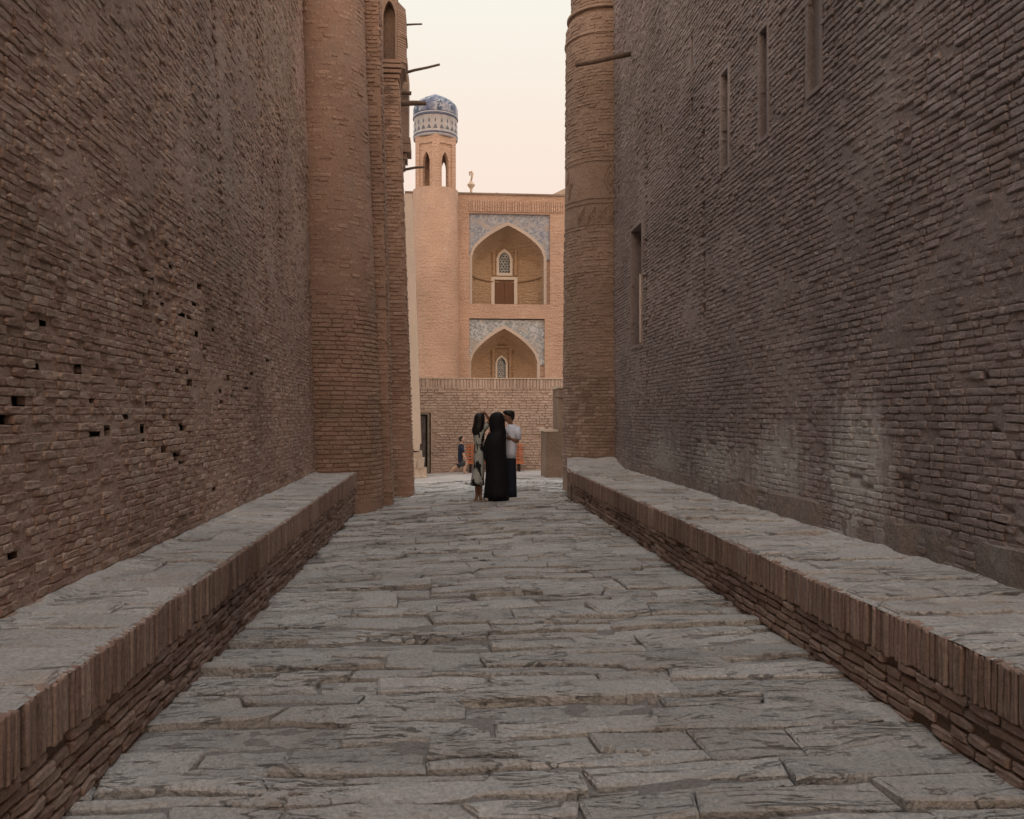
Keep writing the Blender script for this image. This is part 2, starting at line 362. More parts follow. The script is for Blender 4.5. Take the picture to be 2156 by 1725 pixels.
def rowline(k, x):
    if k != int(k):
        a = int(k); t = k-a; return (1-t)*rowline(a, x)+t*rowline(a+1, x)+.018*fbm(x*2.2, k*7.7, 3, 2)
    return .05*fbm(x*.75, k*5.3, 1.7, 3)+.015*math.sin(x*.5+k*.3)+.030*noise.noise((x*4.3, k*3.3, 4))+.012*noise.noise((x*11, k*3.3, 14))
stones = []; SKEW = .10
y = 2.2; k = 0
def stone_poly(x0, x1, ka, ya, kb, yb, gap):
    n = max(2, int((x1-x0)/.13)); A = []; B = []
    for i in range(n+1):
        t = i/n; sA = lambda q: SKEW*noise.noise((q*2.7, ka*1.7, 5)); sB = lambda q: SKEW*noise.noise((q*2.7, kb*1.7, 5))
        x = x0+(x1-x0)*t; xA = x+(1-t)*sA(x0)+t*sA(x1); xB = x+(1-t)*sB(x0)+t*sB(x1); gg = gap*(.35+2.2*max(0, noise.noise((x*1.3, ka*2.1, 8))+.25))
        A.append([xA, ya+rowline(ka, xA)+gg*random.uniform(.6, 1.3)]); B.append([xB, yb+rowline(kb, xB)-gg*random.uniform(.5, 1.1)])
    for E in (A, B):
        E[0][0] += gap*random.uniform(-.1, .5); E[-1][0] -= gap*random.uniform(-.1, .5)
        s = 1 if E is A else -1
        E[0][1] += s*random.uniform(0, .035)*(random.random() < .6); E[-1][1] += s*random.uniform(0, .035)*(random.random() < .6)
    return A+B[::-1]
while y < 22.4:
    d = random.choice((.19, .24, .28, .33, .38))*random.uniform(.9, 1.1)*(1 if y < 9 else 1.15); ya, yb = y, y+d
    x = XL(y)-random.uniform(0, .25)
    x_end = 2.55 if y < 17.2 else 3.3
    while x < x_end:
        l = random.uniform(.35, 1.25)*(1 if d > .18 else .8); x1 = min(x+l, x_end)
        if x1-x < .15: break
        if random.random() < (.42 if d > .2 else .12):
            t = random.uniform(.3, .7); ym = ya+d*t; xm = random.uniform(x+.25*l, x+.75*l)
            stones.append((x, x1, k, ya, k+t, ym))
            if l > .7 and random.random() < .6 and xm < x1-.12: stones.append((x, xm, k+t, ym, k+1, yb)); stones.append((xm, x1, k+t, ym, k+1, yb))
            else: stones.append((x, x1, k+t, ym, k+1, yb))
        else: stones.append((x, x1, k, ya, k+1, yb))
        x = x1
    y = yb; k += 1
def make_stone(st, gap=.017, zf=None, thick=.09, bevel=.009, amp=.013, tilt=.045, zoff=0):
    poly = stone_poly(*st, gap)
    cx = sum(p[0] for p in poly)/len(poly); cy = sum(p[1] for p in poly)/len(poly)
    dz = random.gauss(0, amp)+zoff; ty = random.gauss(0, tilt); tx = random.gauss(0, tilt*.35)
    z = lambda px, py: (zf or (lambda a, b: gz(a, b)+wob(a, b)))(px, py)+dz+(py-cy)*ty+(px-cx)*tx
    n = len(poly); V = []
    for px, py in poly: V.append((px, py, z(px, py)-thick))
    for px, py in poly: V.append((px, py, z(px, py)-bevel*random.uniform(.7, 1.6)))
    w = min(.25, .5*(st[5]-st[3]))
    for px, py in poly:
        vx, vy = cx-px, cy-py
        bx = math.copysign(min(abs(vx), bevel*random.uniform(.8, 2)), vx); by = math.copysign(min(abs(vy)*.7, bevel*random.uniform(.8, 2.2)), vy)
        V.append((px+bx, py+by, z(px, py)+random.uniform(-.003, .003)))
    # centre line for a softly domed, worn face
    h = n//2; nc = h
    for i in range(h):
        a = V[2*n+i]; b_ = V[2*n+n-1-i]; V.append(((a[0]+b_[0])/2, (a[1]+b_[1])/2+random.uniform(-.01, .01), z((a[0]+b_[0])/2, (a[1]+b_[1])/2)+random.uniform(-.006, .009)))
    F = []
    for b0 in (0, n):
        for i in range(n): j = (i+1) % n; F.append((b0+i, b0+j, b0+n+j, b0+n+i))
    c0 = 3*n
    for i in range(h-1):
        F.append((2*n+i, 2*n+i+1, c0+i+1, c0+i)); F.append((c0+i, c0+i+1, 2*n+n-2-i, 2*n+n-1-i))
    F.append((2*n, c0, 2*n+n-1)); F.append((2*n+h-1, 2*n+h, c0+h-1))
    return V, F, n
def lay_stones(parent, sts, mat, name, rest, nmax=295, **kw):
    order = sorted(range(len(sts)), key=lambda i: sts[i][3]); big = set(order[:nmax]); R = MB(); T = []
    pl = parent.location
    for i, st in enumerate(sts):
        V, F, n = make_stone(st, **kw)
        if i in big:
            c = Vector(V[0])
            me = mesh(name, [Vector(v)-c for v in V], F, tints=[random.random()]*len(V)); me.polygons.foreach_set('use_smooth', [False]*len(me.polygons))
            ob = bpy.data.objects.new(name, me); COL.objects.link(ob); me.materials.append(mat); ob.parent = parent; ob.location = c-pl
        else:
            R.add(V, F); T += [random.random()]*len(V)
    if R.V: ob = link(rest, mesh(rest, R.V, R.F, tints=T), parent, mat); ob['kind'] = 'stuff'
lay_stones(alley, stones, M_ST, 'paving_stone', 'far_paving')

# broken corners and chips gathered in the wider joints
m = MB(); T = []
spots = [(PX_[0], PX_[1]) for PX_ in ((-.75, 3.62), (-.55, 3.66), (.95, 4.0), (.35, 5.3), (-.9, 5.6), (.75, 6.6), (-.1, 7.1), (1.3, 4.7), (-.3, 8.8), (1.0, 9.4), (-.6, 10.6), (.5, 11.8), (1.5, 7.8), (1.9, 5.7), (-1.1, 7.6))]
for sx, sy in spots:
    for q in range(random.randint(5, 9)):
        x, y_ = sx+random.gauss(0, .10), sy+random.gauss(0, .035); r = random.uniform(.014, .045); z = gz(x, y_)+wob(x, y_)-.008; a0 = random.random()*6; nn = 6
        ring = [(x+r*random.uniform(.6, 1.3)*math.cos(a0+i), y_+r*.6*random.uniform(.6, 1.2)*math.sin(a0+i)) for i in [2*math.pi*j/nn for j in range(nn)]]
        h = random.uniform(.012, .026); n0 = len(m.V)
        m.prism([(a, b_, z-.03) for a, b_ in ring], [(x+(a-x)*.75, y_+(b_-y_)*.75, z+h+random.uniform(-.005, .005)) for a, b_ in ring]); T += [random.random()]*(len(m.V)-n0)
o = link('stone_chips', mesh('stone_chips', m.V, m.F, tints=T), alley, M_ST); o['kind'] = 'stuff'

# plaza beyond the alley
plaza_z = lambda x, y: gz(x, y)-.02
xs = frange(-5, 9, .2); ys = frange(22.3, 40, .2)
V = [(x, y, gz(x, y)+.01+.012*fbm(x*1.5, y*1.5, 2, 3)) for y in ys for x in xs]
F = [(j*len(xs)+i, j*len(xs)+i+1, (j+1)*len(xs)+i+1, (j+1)*len(xs)+i) for j in range(len(ys)-1) for i in range(len(xs)-1)]
setting('plaza_pavement', mesh('plaza_pavement', V, F, True), M_PZ)

# ------------------------------------------------------------------ left wall
PB = protos(18, .25, .05, jit=.005, bev=.0045)
WL_Y0, WL_Y1, WL_H = 1.4, 15.25, 9.6
LW = thing('brick_wall', 'tall brown brick wall pitted with black holes, along the alley with the narrow ledge', 'wall', (-2.3, 8, 0))
NL = Vector((1, 0, -.031)).normalized()
def surfL(u, v):  # u along +Y from WL_Y0
    z = .3+v; return Vector((-2.15-.031*(z-.6), WL_Y0+u, z)), Vector((0, -1, 0)), NL.copy(), Vector((0, -1, 0)).cross(NL)
# holes of fallen bricks, read off the photograph (centre px, width px)
HL = []
for (px, py, w, h) in ((88,684,20,9),(45,843,26,10),(7,890,9,12),(23,890,9,10),(6,692,12,9),(80,771,10,10),(166,777,14,9),(193,845,10,9),(265,876,16,10),(310,845,8,9),(350,876,9,8),
                  (378,783,9,6),(394,784,8,6),(398,806,13,6),(200,912,26,10),(225,905,8,10),(302,902,9,8),(390,902,12,8),(464,822,7,6),(518,818,10,6),(467,846,10,6),(564,760,7,7),(530,788,7,6),(492,833,7,6),(482,795,7,6),
                  (30,1205,12,8),(45,1172,8,8),(385,895,10,5),(305,934,8,7),(348,945,12,6),(375,962,12,6),(385,975,14,6),(452,1030,10,6),(330,590,9,10),(300,640,12,8),(365,560,10,9),(345,620,9,9),(410,640,8,8),(385,665,14,9),(400,670,9,12),(350,640,12,7),(310,610,8,8),(420,600,8,8),(355,520,7,10),(412,700,10,6),(432,735,9,6),(448,693,8,6)):
    p = PX(px, py, -2.15-.031*((871-py)/200+1)); a = PX(px-w/2, py, p.x); b_ = PX(px+w/2, py, p.x)
    HL.append((p.y-WL_Y0, p.z-.3, max(.04, abs(b_.y-a.y)/2), max(.026, h/FPX*p.y/2)))
def inholeL(u, v, g=1.0):
    for (hu, hv, a, b_) in HL:
        if abs(u-hu) < a*g and abs(v-hv) < b_*g: return True
    return False
def reliefL(u, v): return .022*fbm(u*.6, v*.6, 5, 2)-.035*sm(1.2, 0, v)*0
def mudL(u, v):
    m = sm(.05, .5, fbm(u*.8, v*1.0, 8.8, 3)+.30*sm(2.4, 4.5, v)-.12)
    return m
def clusterL(u, v): return sm(1, .3, math.hypot((u-5.6)/.75, (v-2.35)/.75)+.5*fbm(u*3, v*3, 2, 2))
SEAML = ((7.6, 3.2, 7.5), (9.8, 2.6, 9), (11.0, 2.6, 9))
SEAMR = ((9.8, 2.4, 5.5), (13.0, 1.5, 6.5))
def seam(u, v, SS):
    for (su, va, vb) in SS:
        if va < v < vb and abs(u-su+.03*fbm(v*.8, su, 0, 2)) < .05+.03*(int(v/.06) % 2): return 1
    return 0
def depL(u, v):
    return reliefL(u, v)-.0125+.0105*mudL(u, v)+(.009+.004*sm(2.4, 4.5, v))*fbm(u*9, v*15, 1, 3)-.03*clusterL(u, v)-seam(u, v, SEAML)*.035
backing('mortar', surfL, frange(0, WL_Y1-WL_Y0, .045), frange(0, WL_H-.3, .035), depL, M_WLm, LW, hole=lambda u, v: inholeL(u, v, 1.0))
BL = []
for (u, v, l, h) in rows(WL_Y1-WL_Y0-.05, WL_H-.32, .165, .050, skip=lambda u, v: inholeL(u, v, 1.15), joint=.0065, lj=.4):
    r = random.random()
    cl = clusterL(u, v)
    if r < .012 or r < .35*cl or (seam(u, v, SEAML) and random.random() < .8): continue
    P, U, N, Vv = surfL(u, v)
    ero = .006*sm(-.1, .5, fbm(u*1.3, v*1.3, 4, 2))+cl*random.uniform(0, .035)
    d = reliefL(u, v)+random.gauss(0, .005)-ero-(.02 if r < .07 else 0)
    rot = random.gauss(0, .012); U2 = (U+Vv*rot).normalized(); V2 = U2.cross(N) if U2.cross(N).z > 0 else N.cross(U2)
    BL.append((P+N*d, U2, N, V2, l, h))
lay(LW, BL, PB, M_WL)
m = MB(); m.prism([(-2.75, 1.4, -.4), (-4.2, 1.4, -.4), (-4.2, 15.9, -.4), (-2.75, 15.9, -.4)], [(-3.0, 1.4, WL_H-.02), (-4.2, 1.4, WL_H-.02), (-4.2, 15.9, WL_H-.02), (-3.0, 15.9, WL_H-.02)]); m.box(-4.25, -2.38, 1.35, 15.95, WL_H-.015, WL_H+.1)
m.box(-4.2, -2.13, -9, 1.38, -.4, WL_H-.05)
m.build('wall_core', M_WLm, LW)

# ------------------------------------------------------------------ right wall
WR_Y0, WR_Y1, WR_H = 1.4, 17.6, 10.6
RW = thing('brick_wall', 'tall grey brown brick wall with narrow slits and pale salt stains above the broad ledge', 'wall', (3.7, 9, 0))
NR = Vector((-1, 0, 0))
def surfR(u, v):
    return Vector((3.5, WR_Y0+u, .3+v)), Vector((0, 1, 0)), NR, UP
# slots: px of far (left) edge, near (right) edge, top, bottom ; depth
SL = []
def slot(x0, x1, y0, y1, dep, name):
    a = PX(x0, y0, 3.5); b_ = PX(x1, y0, 3.5); c = PX(x0, y1, 3.5); m_ = PX((x0+x1)/2, (y0+y1)/2, 3.5)
    cu = (a.y+b_.y)/2-WR_Y0; hw = max(.07, abs(a.y-b_.y)/2)
    zt = PX((x0+x1)/2, y0, 3.5).z-.3; zb = PX((x0+x1)/2, y1, 3.5).z-.3
    SL.append((cu, hw, zb, zt, dep*(1.7 if name == 'slit_window' else 1), name))
slot(1329, 1352, 478, 727, .34, 'slit_window'); slot(1519, 1534, 150, 352, .26, 'slit_window'); slot(1600, 1617, 60, 287, .24, 'slit_window')
slot(1702, 1728, -40, 186, .06, 'shallow_niche'); slot(1453, 1459, 205, 236, .2, 'putlog_hole'); slot(1388, 1394, 262, 290, .2, 'putlog_hole'); slot(1454, 1458, 75, 145, .12, 'putlog_hole')
slot(1300, 1305, 390, 408, .15, 'putlog_hole'); slot(1340, 1344, 240, 252, .15, 'putlog_hole'); slot(1339, 1343, 320, 330, .15, 'putlog_hole')
def inslot(u, v, g=0.0):
    for (cu, hw, zb, zt, dep, nm) in SL:
        if abs(u-cu) < hw+g and zb-g < v < zt+g: return True
    return False
HR = []
for (px, py, w, h) in ((1905,838,14,8),(2070,789,12,6),(1800,1005,26,5),(1826,1022,22,5),(2030,1005,20,5),(2040,1035,24,6),(1756,990,14,5),(2140,965,14,6),(2110,1025,18,6),(2118,1075,22,7),(2060,1085,18,6),(1990,1090,24,6),(2150,1120,20,6),
                       (1900,1008,40,5),(1905,1024,30,5),(1955,1115,22,6),(1880,1125,18,5),(2095,1100,30,6),(1750,870,9,6),(1700,885,8,6),(1990,905,10,6),(2090,905,10,6),(1600,900,8,5),(1520,905,16,5),(1530,920,16,5),(1500,935,16,5),(1470,930,12,4),(1560,1020,14,5),(1640,1058,14,5),(1600,1042,16,5)):
    p = PX(px, py, 3.5); a = PX(px-w/2, py, 3.5); b_ = PX(px+w/2, py, 3.5)
    HR.append((p.y-WR_Y0, p.z-.3, max(.05, abs(b_.y-a.y)/2), max(.02, h/FPX*p.y/2)))
def inholeR(u, v, g=1.0):
    for (hu, hv, a, b_) in HR:
        if abs(u-hu) < a*g and abs(v-hv) < b_*g: return True
    return False
def reliefR(u, v): return .02*fbm(u*.6, v*.6, 15, 2)
def mudR(u, v): return sm(.0, .4, fbm(u*.9, v*1.1, 18.8, 3)-.12+.12*sm(1.6, 2.6, v)*sm(4.4, 3.2, v))
def depR(u, v):
    e = 0
    if v > 0 and v < 2.2: e = .010*sm(2.2, 1.2, v)*fbm(u*4, v*5, 2, 2)
    return reliefR(u, v)-.013+.011*mudR(u, v)+.009*fbm(u*9, v*14, 21, 3)+e-seam(u, v, SEAMR)*.03-(.035 if inholeR(u, v) else 0)
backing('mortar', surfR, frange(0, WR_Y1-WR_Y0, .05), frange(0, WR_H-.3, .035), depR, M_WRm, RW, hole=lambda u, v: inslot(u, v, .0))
BR = []
PR = protos(18, .23, .055, jit=.006, bev=.007)
for (u, v, l, h) in rows(WR_Y1-WR_Y0-.05, WR_H-.32, .17, .057, skip=lambda u, v: inholeR(u, v, 1.1) or inslot(u, v, .05), joint=.0075, v0=.22, lj=.4):
    r = random.random()
    if r < .01 or (seam(u, v, SEAMR) and random.random() < .7): continue
    P, U, N, Vv = surfR(u, v)
    up = sm(2.2, 3.5, v)
    ero = .006*sm(-.1, .5, fbm(u*1.3, v*1.3, 34, 2))*(1-up)
    d = reliefR(u, v)+random.gauss(0, .0048)-ero+.003*up-(.02 if r < .04 else 0)
    # the upper courses are laid with their faces tipped slightly, throwing small shadows
    rot = random.gauss(0, .012); U2 = (U+Vv*rot).normalized(); N2 = (N+Vv*(.08*up+random.gauss(0, .03))+U*random.gauss(0, .04)).normalized(); V2 = U2.cross(N2)
    if V2.z < 0: V2 = -V2
    BR.append((P+N*d, U2, N2, V2, l, h))
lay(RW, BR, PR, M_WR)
m = MB()
m.box(4.25, 5.6, 1.4, 17.6, -.4, WR_H-.02); m.box(3.52, 5.65, 1.38, 17.65, WR_H-.015, WR_H+.1); m.box(3.45, 5.6, -9, 1.38, -.4, WR_H-.05)
m.build('wall_core', M_WRm, RW)
for (cu, hw, zb, zt, dep, nm) in SL:
    y0, y1, z0, z1 = WR_Y0+cu-hw, WR_Y0+cu+hw, .3+zb, .3+zt
    f = 3.5-(.012 if nm != 'putlog_hole' else -.004); t = .05 if nm != 'putlog_hole' else .02
    m = MB()
    m.box(f, 3.5+dep, y0-t, y0+.004, z0-t, z1+t, .002); m.box(f+.001, 3.5+dep, y1-.004, y1+t, z0-t+.001, z1+t-.001, .002)
    m.box(f+.002, 3.5+dep, y0+.003, y1-.003, z0-t, z0, .002); m.box(f+.002, 3.5+dep, y0+.003, y1-.003, z1, z1+t, .002)
    m.box(3.5+dep, 3.5+dep+.04, y0-t, y1+t, z0-t, z1+t)
    m.build(nm, M_WR if nm != 'shallow_niche' else M_WRm, RW)
# vertical toothing strip and pale strip along the reveal edge of the low slit
m = MB()
for i in range(20):
    p = PX(1350, 570+i*8, 3.5); m.box(3.475, 3.51, p.y-.02, p.y+.03, p.z-.03, p.z+.03, .004)
m = MB(); a = PX(1350, 578, 3.5); b_ = PX(1350, 722, 3.5)
m.box(3.465, 3.50, a.y-.055, a.y-.005, b_.z, a.z, .003); m.build('reveal_edge', M_PIER, RW)
# plinth band along the foot of the wall
m = MB(); ys = frange(1.6, 17.3, .07)
R0 = []
for yy in ys:
    top = .53+.25+.05*fbm(yy*1.3, 2, 0, 3)-.08*sm(9, 16, yy); o_ = .006+.045*fbm(yy*1.7, 7, 0, 4)
    R0.append([(3.52, yy, .3), (3.5-o_-.03*fbm(yy*3, 1, 0, 3), yy, .3), (3.5-o_-.02*fbm(yy*4, 5, 0, 3), yy, top-.12), (3.5-o_+.004, yy, top-.02), (3.52, yy, top+.002)])
V = [v for r in R0 for v in r]; F = [(i*5+k, i*5+k+1, (i+1)*5+k+1, (i+1)*5+k) for i in range(len(R0)-1) for k in range(4)]
link('plinth', mesh('plinth', V, F), RW, earth('plinth_mud', ((.24,.20,.175), (.27,.225,.195), (.30,.25,.22)), stain=(.36,.34,.31), stain_amt=.7, big=.2, bump=1.0, dist=.02))

# ------------------------------------------------------------------ ledges
PS = protos(12, .044, .25, d=.05, bev=.005, jit=.002)
PLB = protos(10, .25, .05, d=.06, bev=.010, jit=.005)
def ledge(label, side, X, Xw, y0, y1, top, sold, backm):
    T = thing('brick_ledge', label, 'ledge', ((X+Xw)/2, (y0+y1)/2, 0), 'long low brick ledges at the foot of the alley walls')
    n = Vector((1 if side < 0 else -1, 0, 0)); U = n.cross(UP)*1.0
    bs = []; y = y0
    while y < y1:
        w = random.uniform(.036, .052); hh = sold*random.uniform(.96, 1.04)
        dx = random.gauss(0, .0035)+.015*fbm(y*1.1, 3+side, 0, 2)
        P = Vector((X, y+w/2, top-.008-hh/2+random.gauss(0, .003)))+n*dx
        U2 = (U+UP*random.gauss(0, .018)).normalized(); V2 = U2.cross(n); V2 = V2 if V2.z > 0 else -V2
        P.z += rise(y) if side > 0 else 0
        if random.random() > .012: bs.append((P, U2, n, V2, w-.0045, hh))
        y += w
    lay(T, bs, PS, M_LG, 'edge_brick', 'edge_brickwork', 290)
    bs = []
    for k in range(8):
        z = top-sold-.010-.026-k*.056
        if z < -.22: break
        y = y0-random.uniform(0, .2); ins = .012+.012*k*(1 if k < 3 else .3)+random.gauss(0, .003)
        while y < y1:
            l = random.uniform(.13, .27); 
            P = Vector((X, y+l/2, (rise(y) if side > 0 else 0)+z+random.gauss(0, .003)))-n*(ins*.6+abs(random.gauss(0, .006))-.012*fbm(y*2, k, side, 2))
            N2 = (n+U*random.gauss(0, .04)+UP*random.gauss(0, .04)).normalized(); U2 = (U-N2*U.dot(N2)).normalized(); V2 = U2.cross(N2); V2 = V2 if V2.z > 0 else -V2
            if random.random() > .05: bs.append((P, U2, N2, V2, l-.012, .048*random.uniform(.9, 1.1)))
            y += l
    lay(T, bs, PLB, M_LG, 'base_brick', 'base_brickwork', 290)
    m = MB(); i_ = X-n.x*.045; o_ = Xw-n.x*.15
    m.box(min(i_, o_), max(i_, o_), y0, y1-.02, -.35, top-.035); m.build('ledge_core', backm, T)
    return T
def rise(y): return .17*sm(15.9, 17.4, y)
Y_LE = PX(752, 993, -1.476).y; Y_RE = PX(1201, 992, 2.41).y
TL = ledge('narrow brick ledge with soldier brick edge, ending at the round buttress', -1, -1.476, -2.17, 1.6, Y_LE, .576, .245, M_LGm)
TR = ledge('broad brick ledge with soldier brick edge, below the wall with salt stains', 1, 2.41, 3.5, 1.6, 16.25, .53, .235, M_LGm)
def rng_top(T, xa, xb, y0, y1, top, dmin, dmax, cuts, amp, nm):
    sts = []; y = y0; k = 500+int(xa*10)
    while y < y1-.05:
        d = random.uniform(dmin, dmax); yb = min(y+d, y1)
        xs_ = [xa]+sorted(c+random.uniform(-.12, .12) for c in random.choice(cuts))+[xb]
        for i in range(len(xs_)-1): sts.append((xs_[i], xs_[i+1], k, y, k+1, yb))
        y = yb; k += 1
    lay_stones(T, sts, M_TOP, nm, nm+'s_far', nmax=290, gap=.008, zf=lambda a, b_: top+.010*fbm(a*2, b_*1.2, 6, 3), thick=.06, bevel=.008, amp=amp, tilt=.016)
SKEW = 0.0
def rowline(k, x): return .028*fbm(x*1.1, k*5.3, 1.7, 3)
rng_top(TL, -2.14, -1.50, 1.6, Y_LE, .576-.002, .16, .36, ((), (), (-1.8,)), .006, 'top_stone')
rng_top(TR, 2.44, 3.48, 1.6, Y_RE, .53-.002, .12, .30, ((2.9,), (2.7,), (3.05,), (2.75, 3.15)), .010, 'top_stone')
# mud filling between edge bricks and top, and the mound where the broad ledge meets the pilaster
def strip(T, x0, x1, y0, y1, zf, nm, mat, st=.05, edge=None):
    xs = frange(x0, x1, st); ys = frange(y0, y1, st)
    def ex(x, y):
        if edge and (x > edge[0] if edge[1] < 0 else x < edge[0]): return x-edge[1]*.015*fbm(y*1.1, 3+edge[1], 0, 2)+edge[1]*.014
        return x
    V = [(ex(x, y), y, zf(x, y)) for y in ys for x in xs]; F = [(j*len(xs)+i, j*len(xs)+i+1, (j+1)*len(xs)+i+1, (j+1)*len(xs)+i) for j in range(len(ys)-1) for i in range(len(xs)-1)]
    return link(nm, mesh(nm, V, F, True), T, mat)
strip(TL, -2.16, -1.47, 1.6, Y_LE, lambda x, y: .576-.016+.014*fbm(x*4, y*3, 2, 3)+.04*sm(-2.05, -2.16, x)+.012*sm(-1.56, -1.52, x)-.012*sm(-1.50, -1.47, x), 'mud_topping', M_TOP, edge=(-1.52, -1))
strip(TR, 2.40, 3.50, 1.6, Y_RE+.02, lambda x, y: .53-.018+.016*fbm(x*4, y*3, 12, 3)+.04*sm(3.4, 3.5, x)+.012*sm(2.50, 2.46, x)-.012*sm(2.43, 2.41, x), 'mud_topping', M_TOP, edge=(2.46, 1))
def mound(x, y):
    t = sm(Y_RE, 17.4, y); e = sm(2.38, 2.62, x)
    return .53+rise(y)-.03*(1-e)+.012*t-.006+.012*fbm(x*3, y*3, 4, 3)+.05*sm(3.0, 3.4, x)*t
mo = strip(TR, 2.40, 3.52, Y_RE-.02, 17.7, mound, 'mud_mound', M_TOP)
for v_ in mo.data.vertices: v_.co.x += .15*max(0, v_.co.y-16.15)*(3.52-v_.co.x)/1.12

m = MB()
pts = [(2.40, y) for y in frange(Y_RE-.02, 17.7, .1)]
V = []; F = []
for i, (x, y) in enumerate(pts):
    for k, t in enumerate((0, .33, .66, 1)):
        zt = mound(x, y); V.append((x+.02+.15*max(0, y-16.15)+.03*fbm(y*2.1, t*3, 1, 3), y, zt+(-.3-zt)*t))
for i in range(len(pts)-1):
    for k in range(3): F.append((i*4+k, i*4+k+1, (i+1)*4+k+1, (i+1)*4+k))
link('mud_side', mesh('mud_side', V, F, True), TR, M_STP)

# ------------------------------------------------------------------ towers at the end of the left wall
PT = protos(12, .30, .082, d=.06, bev=.010, jit=.004)
T1 = thing('round_buttress', 'rounded orange brown brick buttress at the far end of the narrow ledge', 'buttress', (-2.05, 16, 0))
def R1(z): return .99-.033*z
def surf1(u, v):   # u = angle*1m (0 = facing camera), v = height above -.2
    z = v-.2; a = -math.pi/2+u; c = Vector((-2.05-.006*z, 16.0, 0)); n = Vector((math.cos(a), math.sin(a), 0))
    return c+n*R1(z)+UP*z, Vector((-math.sin(a), math.cos(a), 0)), n, UP
def d1(u, v): return -.020+.018*sm(3.0, 4.2, v)+.010*fbm(u*3, v*3, 41, 3)+.02*sm(.5, .1, v)*(1+fbm(u*3, v*3, 40, 2))
backing('mortar', surf1, frange(-.9, 1.9, .05), frange(0, 10.2, .06), d1, M_TWm, T1)
bs = []
for (u, v, l, h) in rows(2.7, 10.1, .27, .080, joint=.015, v0=.2, lj=.2, half=.6):
    P, U, N, Vv = surf1(u-.9, v)
    g_ = random.gauss(0, .005)-(.006 if v > 3.6 and random.random() < .5 else 0)
    bs.append((P+N*g_, U, N, Vv, l*R1(v), h))
lay(T1, bs, PT, M_TW)
m = MB(); m.lathe(-2.05, 16, [(.93, -.3), (.60, 9.9), (.3, 10.05)], 24); m.build('buttress_core', M_TWm, T1)

T1b = thing('flat_pilaster', 'narrow flat brick pilaster squeezed between the round buttress and the niched turret', 'pilaster', (-1.6, 16.6, 0))
def flat(T, x0, xr_bot, xr_top, Y, depth, z0, z1, mortar_mat, mat, bl, bh, ps, right=True, nmax=295, rel=None, leftb=None, lefttop=None, skip=None, joint=.02, vmax=None):
    """battered pier facing the camera with a right flank"""
    def xr(z): return xr_bot+(xr_top-xr_bot)*(z-z0)/(z1-z0)
    def xl(z): return x0 if leftb is None else leftb+(lefttop-leftb)*(z-z0)/(z1-z0)
    rel = rel or (lambda u, v: 0)
    m = MB(); m.prism([(xl(z0), Y+.03, z0), (xr(z0)-.03, Y+.03, z0), (xr(z0)-.03, Y+depth, z0), (xl(z0), Y+depth, z0)],
                      [(xl(z1), Y+.03, z1), (xr(z1)-.03, Y+.03, z1), (xr(z1)-.03, Y+depth, z1), (xl(z1), Y+depth, z1)])
    m.build('pier_core', mortar_mat, T)
    bs = []
    for (u, v, l, h) in rows(max(xr_bot, xr_top)-x0, (vmax or z1)-z0-.02, bl, bh, joint=joint, lj=.2):
        z = z0+v; x = x0+u
        if x+l*.3 > xr(z) or x-l*.3 < xl(z): continue
        if skip and skip(x, z): continue
        bs.append((Vector((min(x, xr(z)-l/2), Y+rel(x, z)+random.gauss(0, .005), z)), Vector((1, 0, 0)), Vector((0, -1, 0)), UP, l, h))
    if right:
        for (u, v, l, h) in rows(depth, (vmax or z1)-z0-.02, bl, bh, joint=joint, lj=.2):
            z = z0+v; bs.append((Vector((xr(z)+random.gauss(0, .004), Y+u, z)), Vector((0, 1, 0)), Vector((1, 0, 0)), UP, l, h))
    lay(T, bs, ps, mat, nmax=nmax)
    m = MB(); m.box
    V = []; F = []
    us = frange(0, 1, .07); zs = frange(z0, z1, .1)
    for z in zs:
        for u in us:
            x = xl(z)+(xr(z)-xl(z)-.012)*u; V.append((x, Y+.016+rel(x, z)+.007*fbm(x*6, z*6, 77, 3), z))
    F = [(j*len(us)+i, j*len(us)+i+1, (j+1)*len(us)+i+1, (j+1)*len(us)+i) for j in range(len(zs)-1) for i in range(len(us)-1)]
    link('mortar', mesh('mortar', V, F, True), T, mortar_mat)
flat(T1b, -2.4, PY(826, 1069, 16.2).x, PY(796, 0, 16.2).x, 16.2, .9, -.3, 10.0, M_TWm, M_TW, .22, .08, PT)

# turret with the arched niche
T2 = thing('niched_turret', 'slender brick turret with a pointed arch niche at its top, last in the row', 'turret', (-1.3, 18.3, 0))
zt = PY(838, 165, 18.0).z
flat(T2, -2.2, PY(872, 1039, 18.0).x, PY(839, 165, 18.0).x, 18.0, 1.0, -.35, zt, M_TWm, M_TW, .24, .080, PT, rel=lambda x, z: .012)
m = MB()
def zY(py, Y): return PY(840, py, Y).z
for i, (ya, yb, ex) in enumerate(((165, 158, .02), (155, 148, .05), (145, 138, .07), (134, 127, .05))):
    m.box(-1.9, PY(839, 160, 18).x+ex, 18.0-ex, 18.9, zY(ya, 18), zY(yb, 18), .004)
m.build('moulding', M_TW, T2)
zl0, zl1 = zY(127, 18), zY(-25, 18)
xa, xn0, xn1, xc, xr_ = -1.75, PY(807, 60, 18).x, PY(832, 60, 18).x, PY(836, 60, 18).x, PY(853, 60, 18).x
za, zsp = zY(2, 18), zY(30, 18)      # arch apex, spring
m = MB()
def pil(x0, x1, y0, y1, z0, z1): m.box(x0, x1, y0, y1, z0, z1)
m.box(xa, xn0, 18.02, 18.5, zl0-.1, zl1)
m.box(xn1, xc, 18.02, 18.5, zl0-.1, zl1)
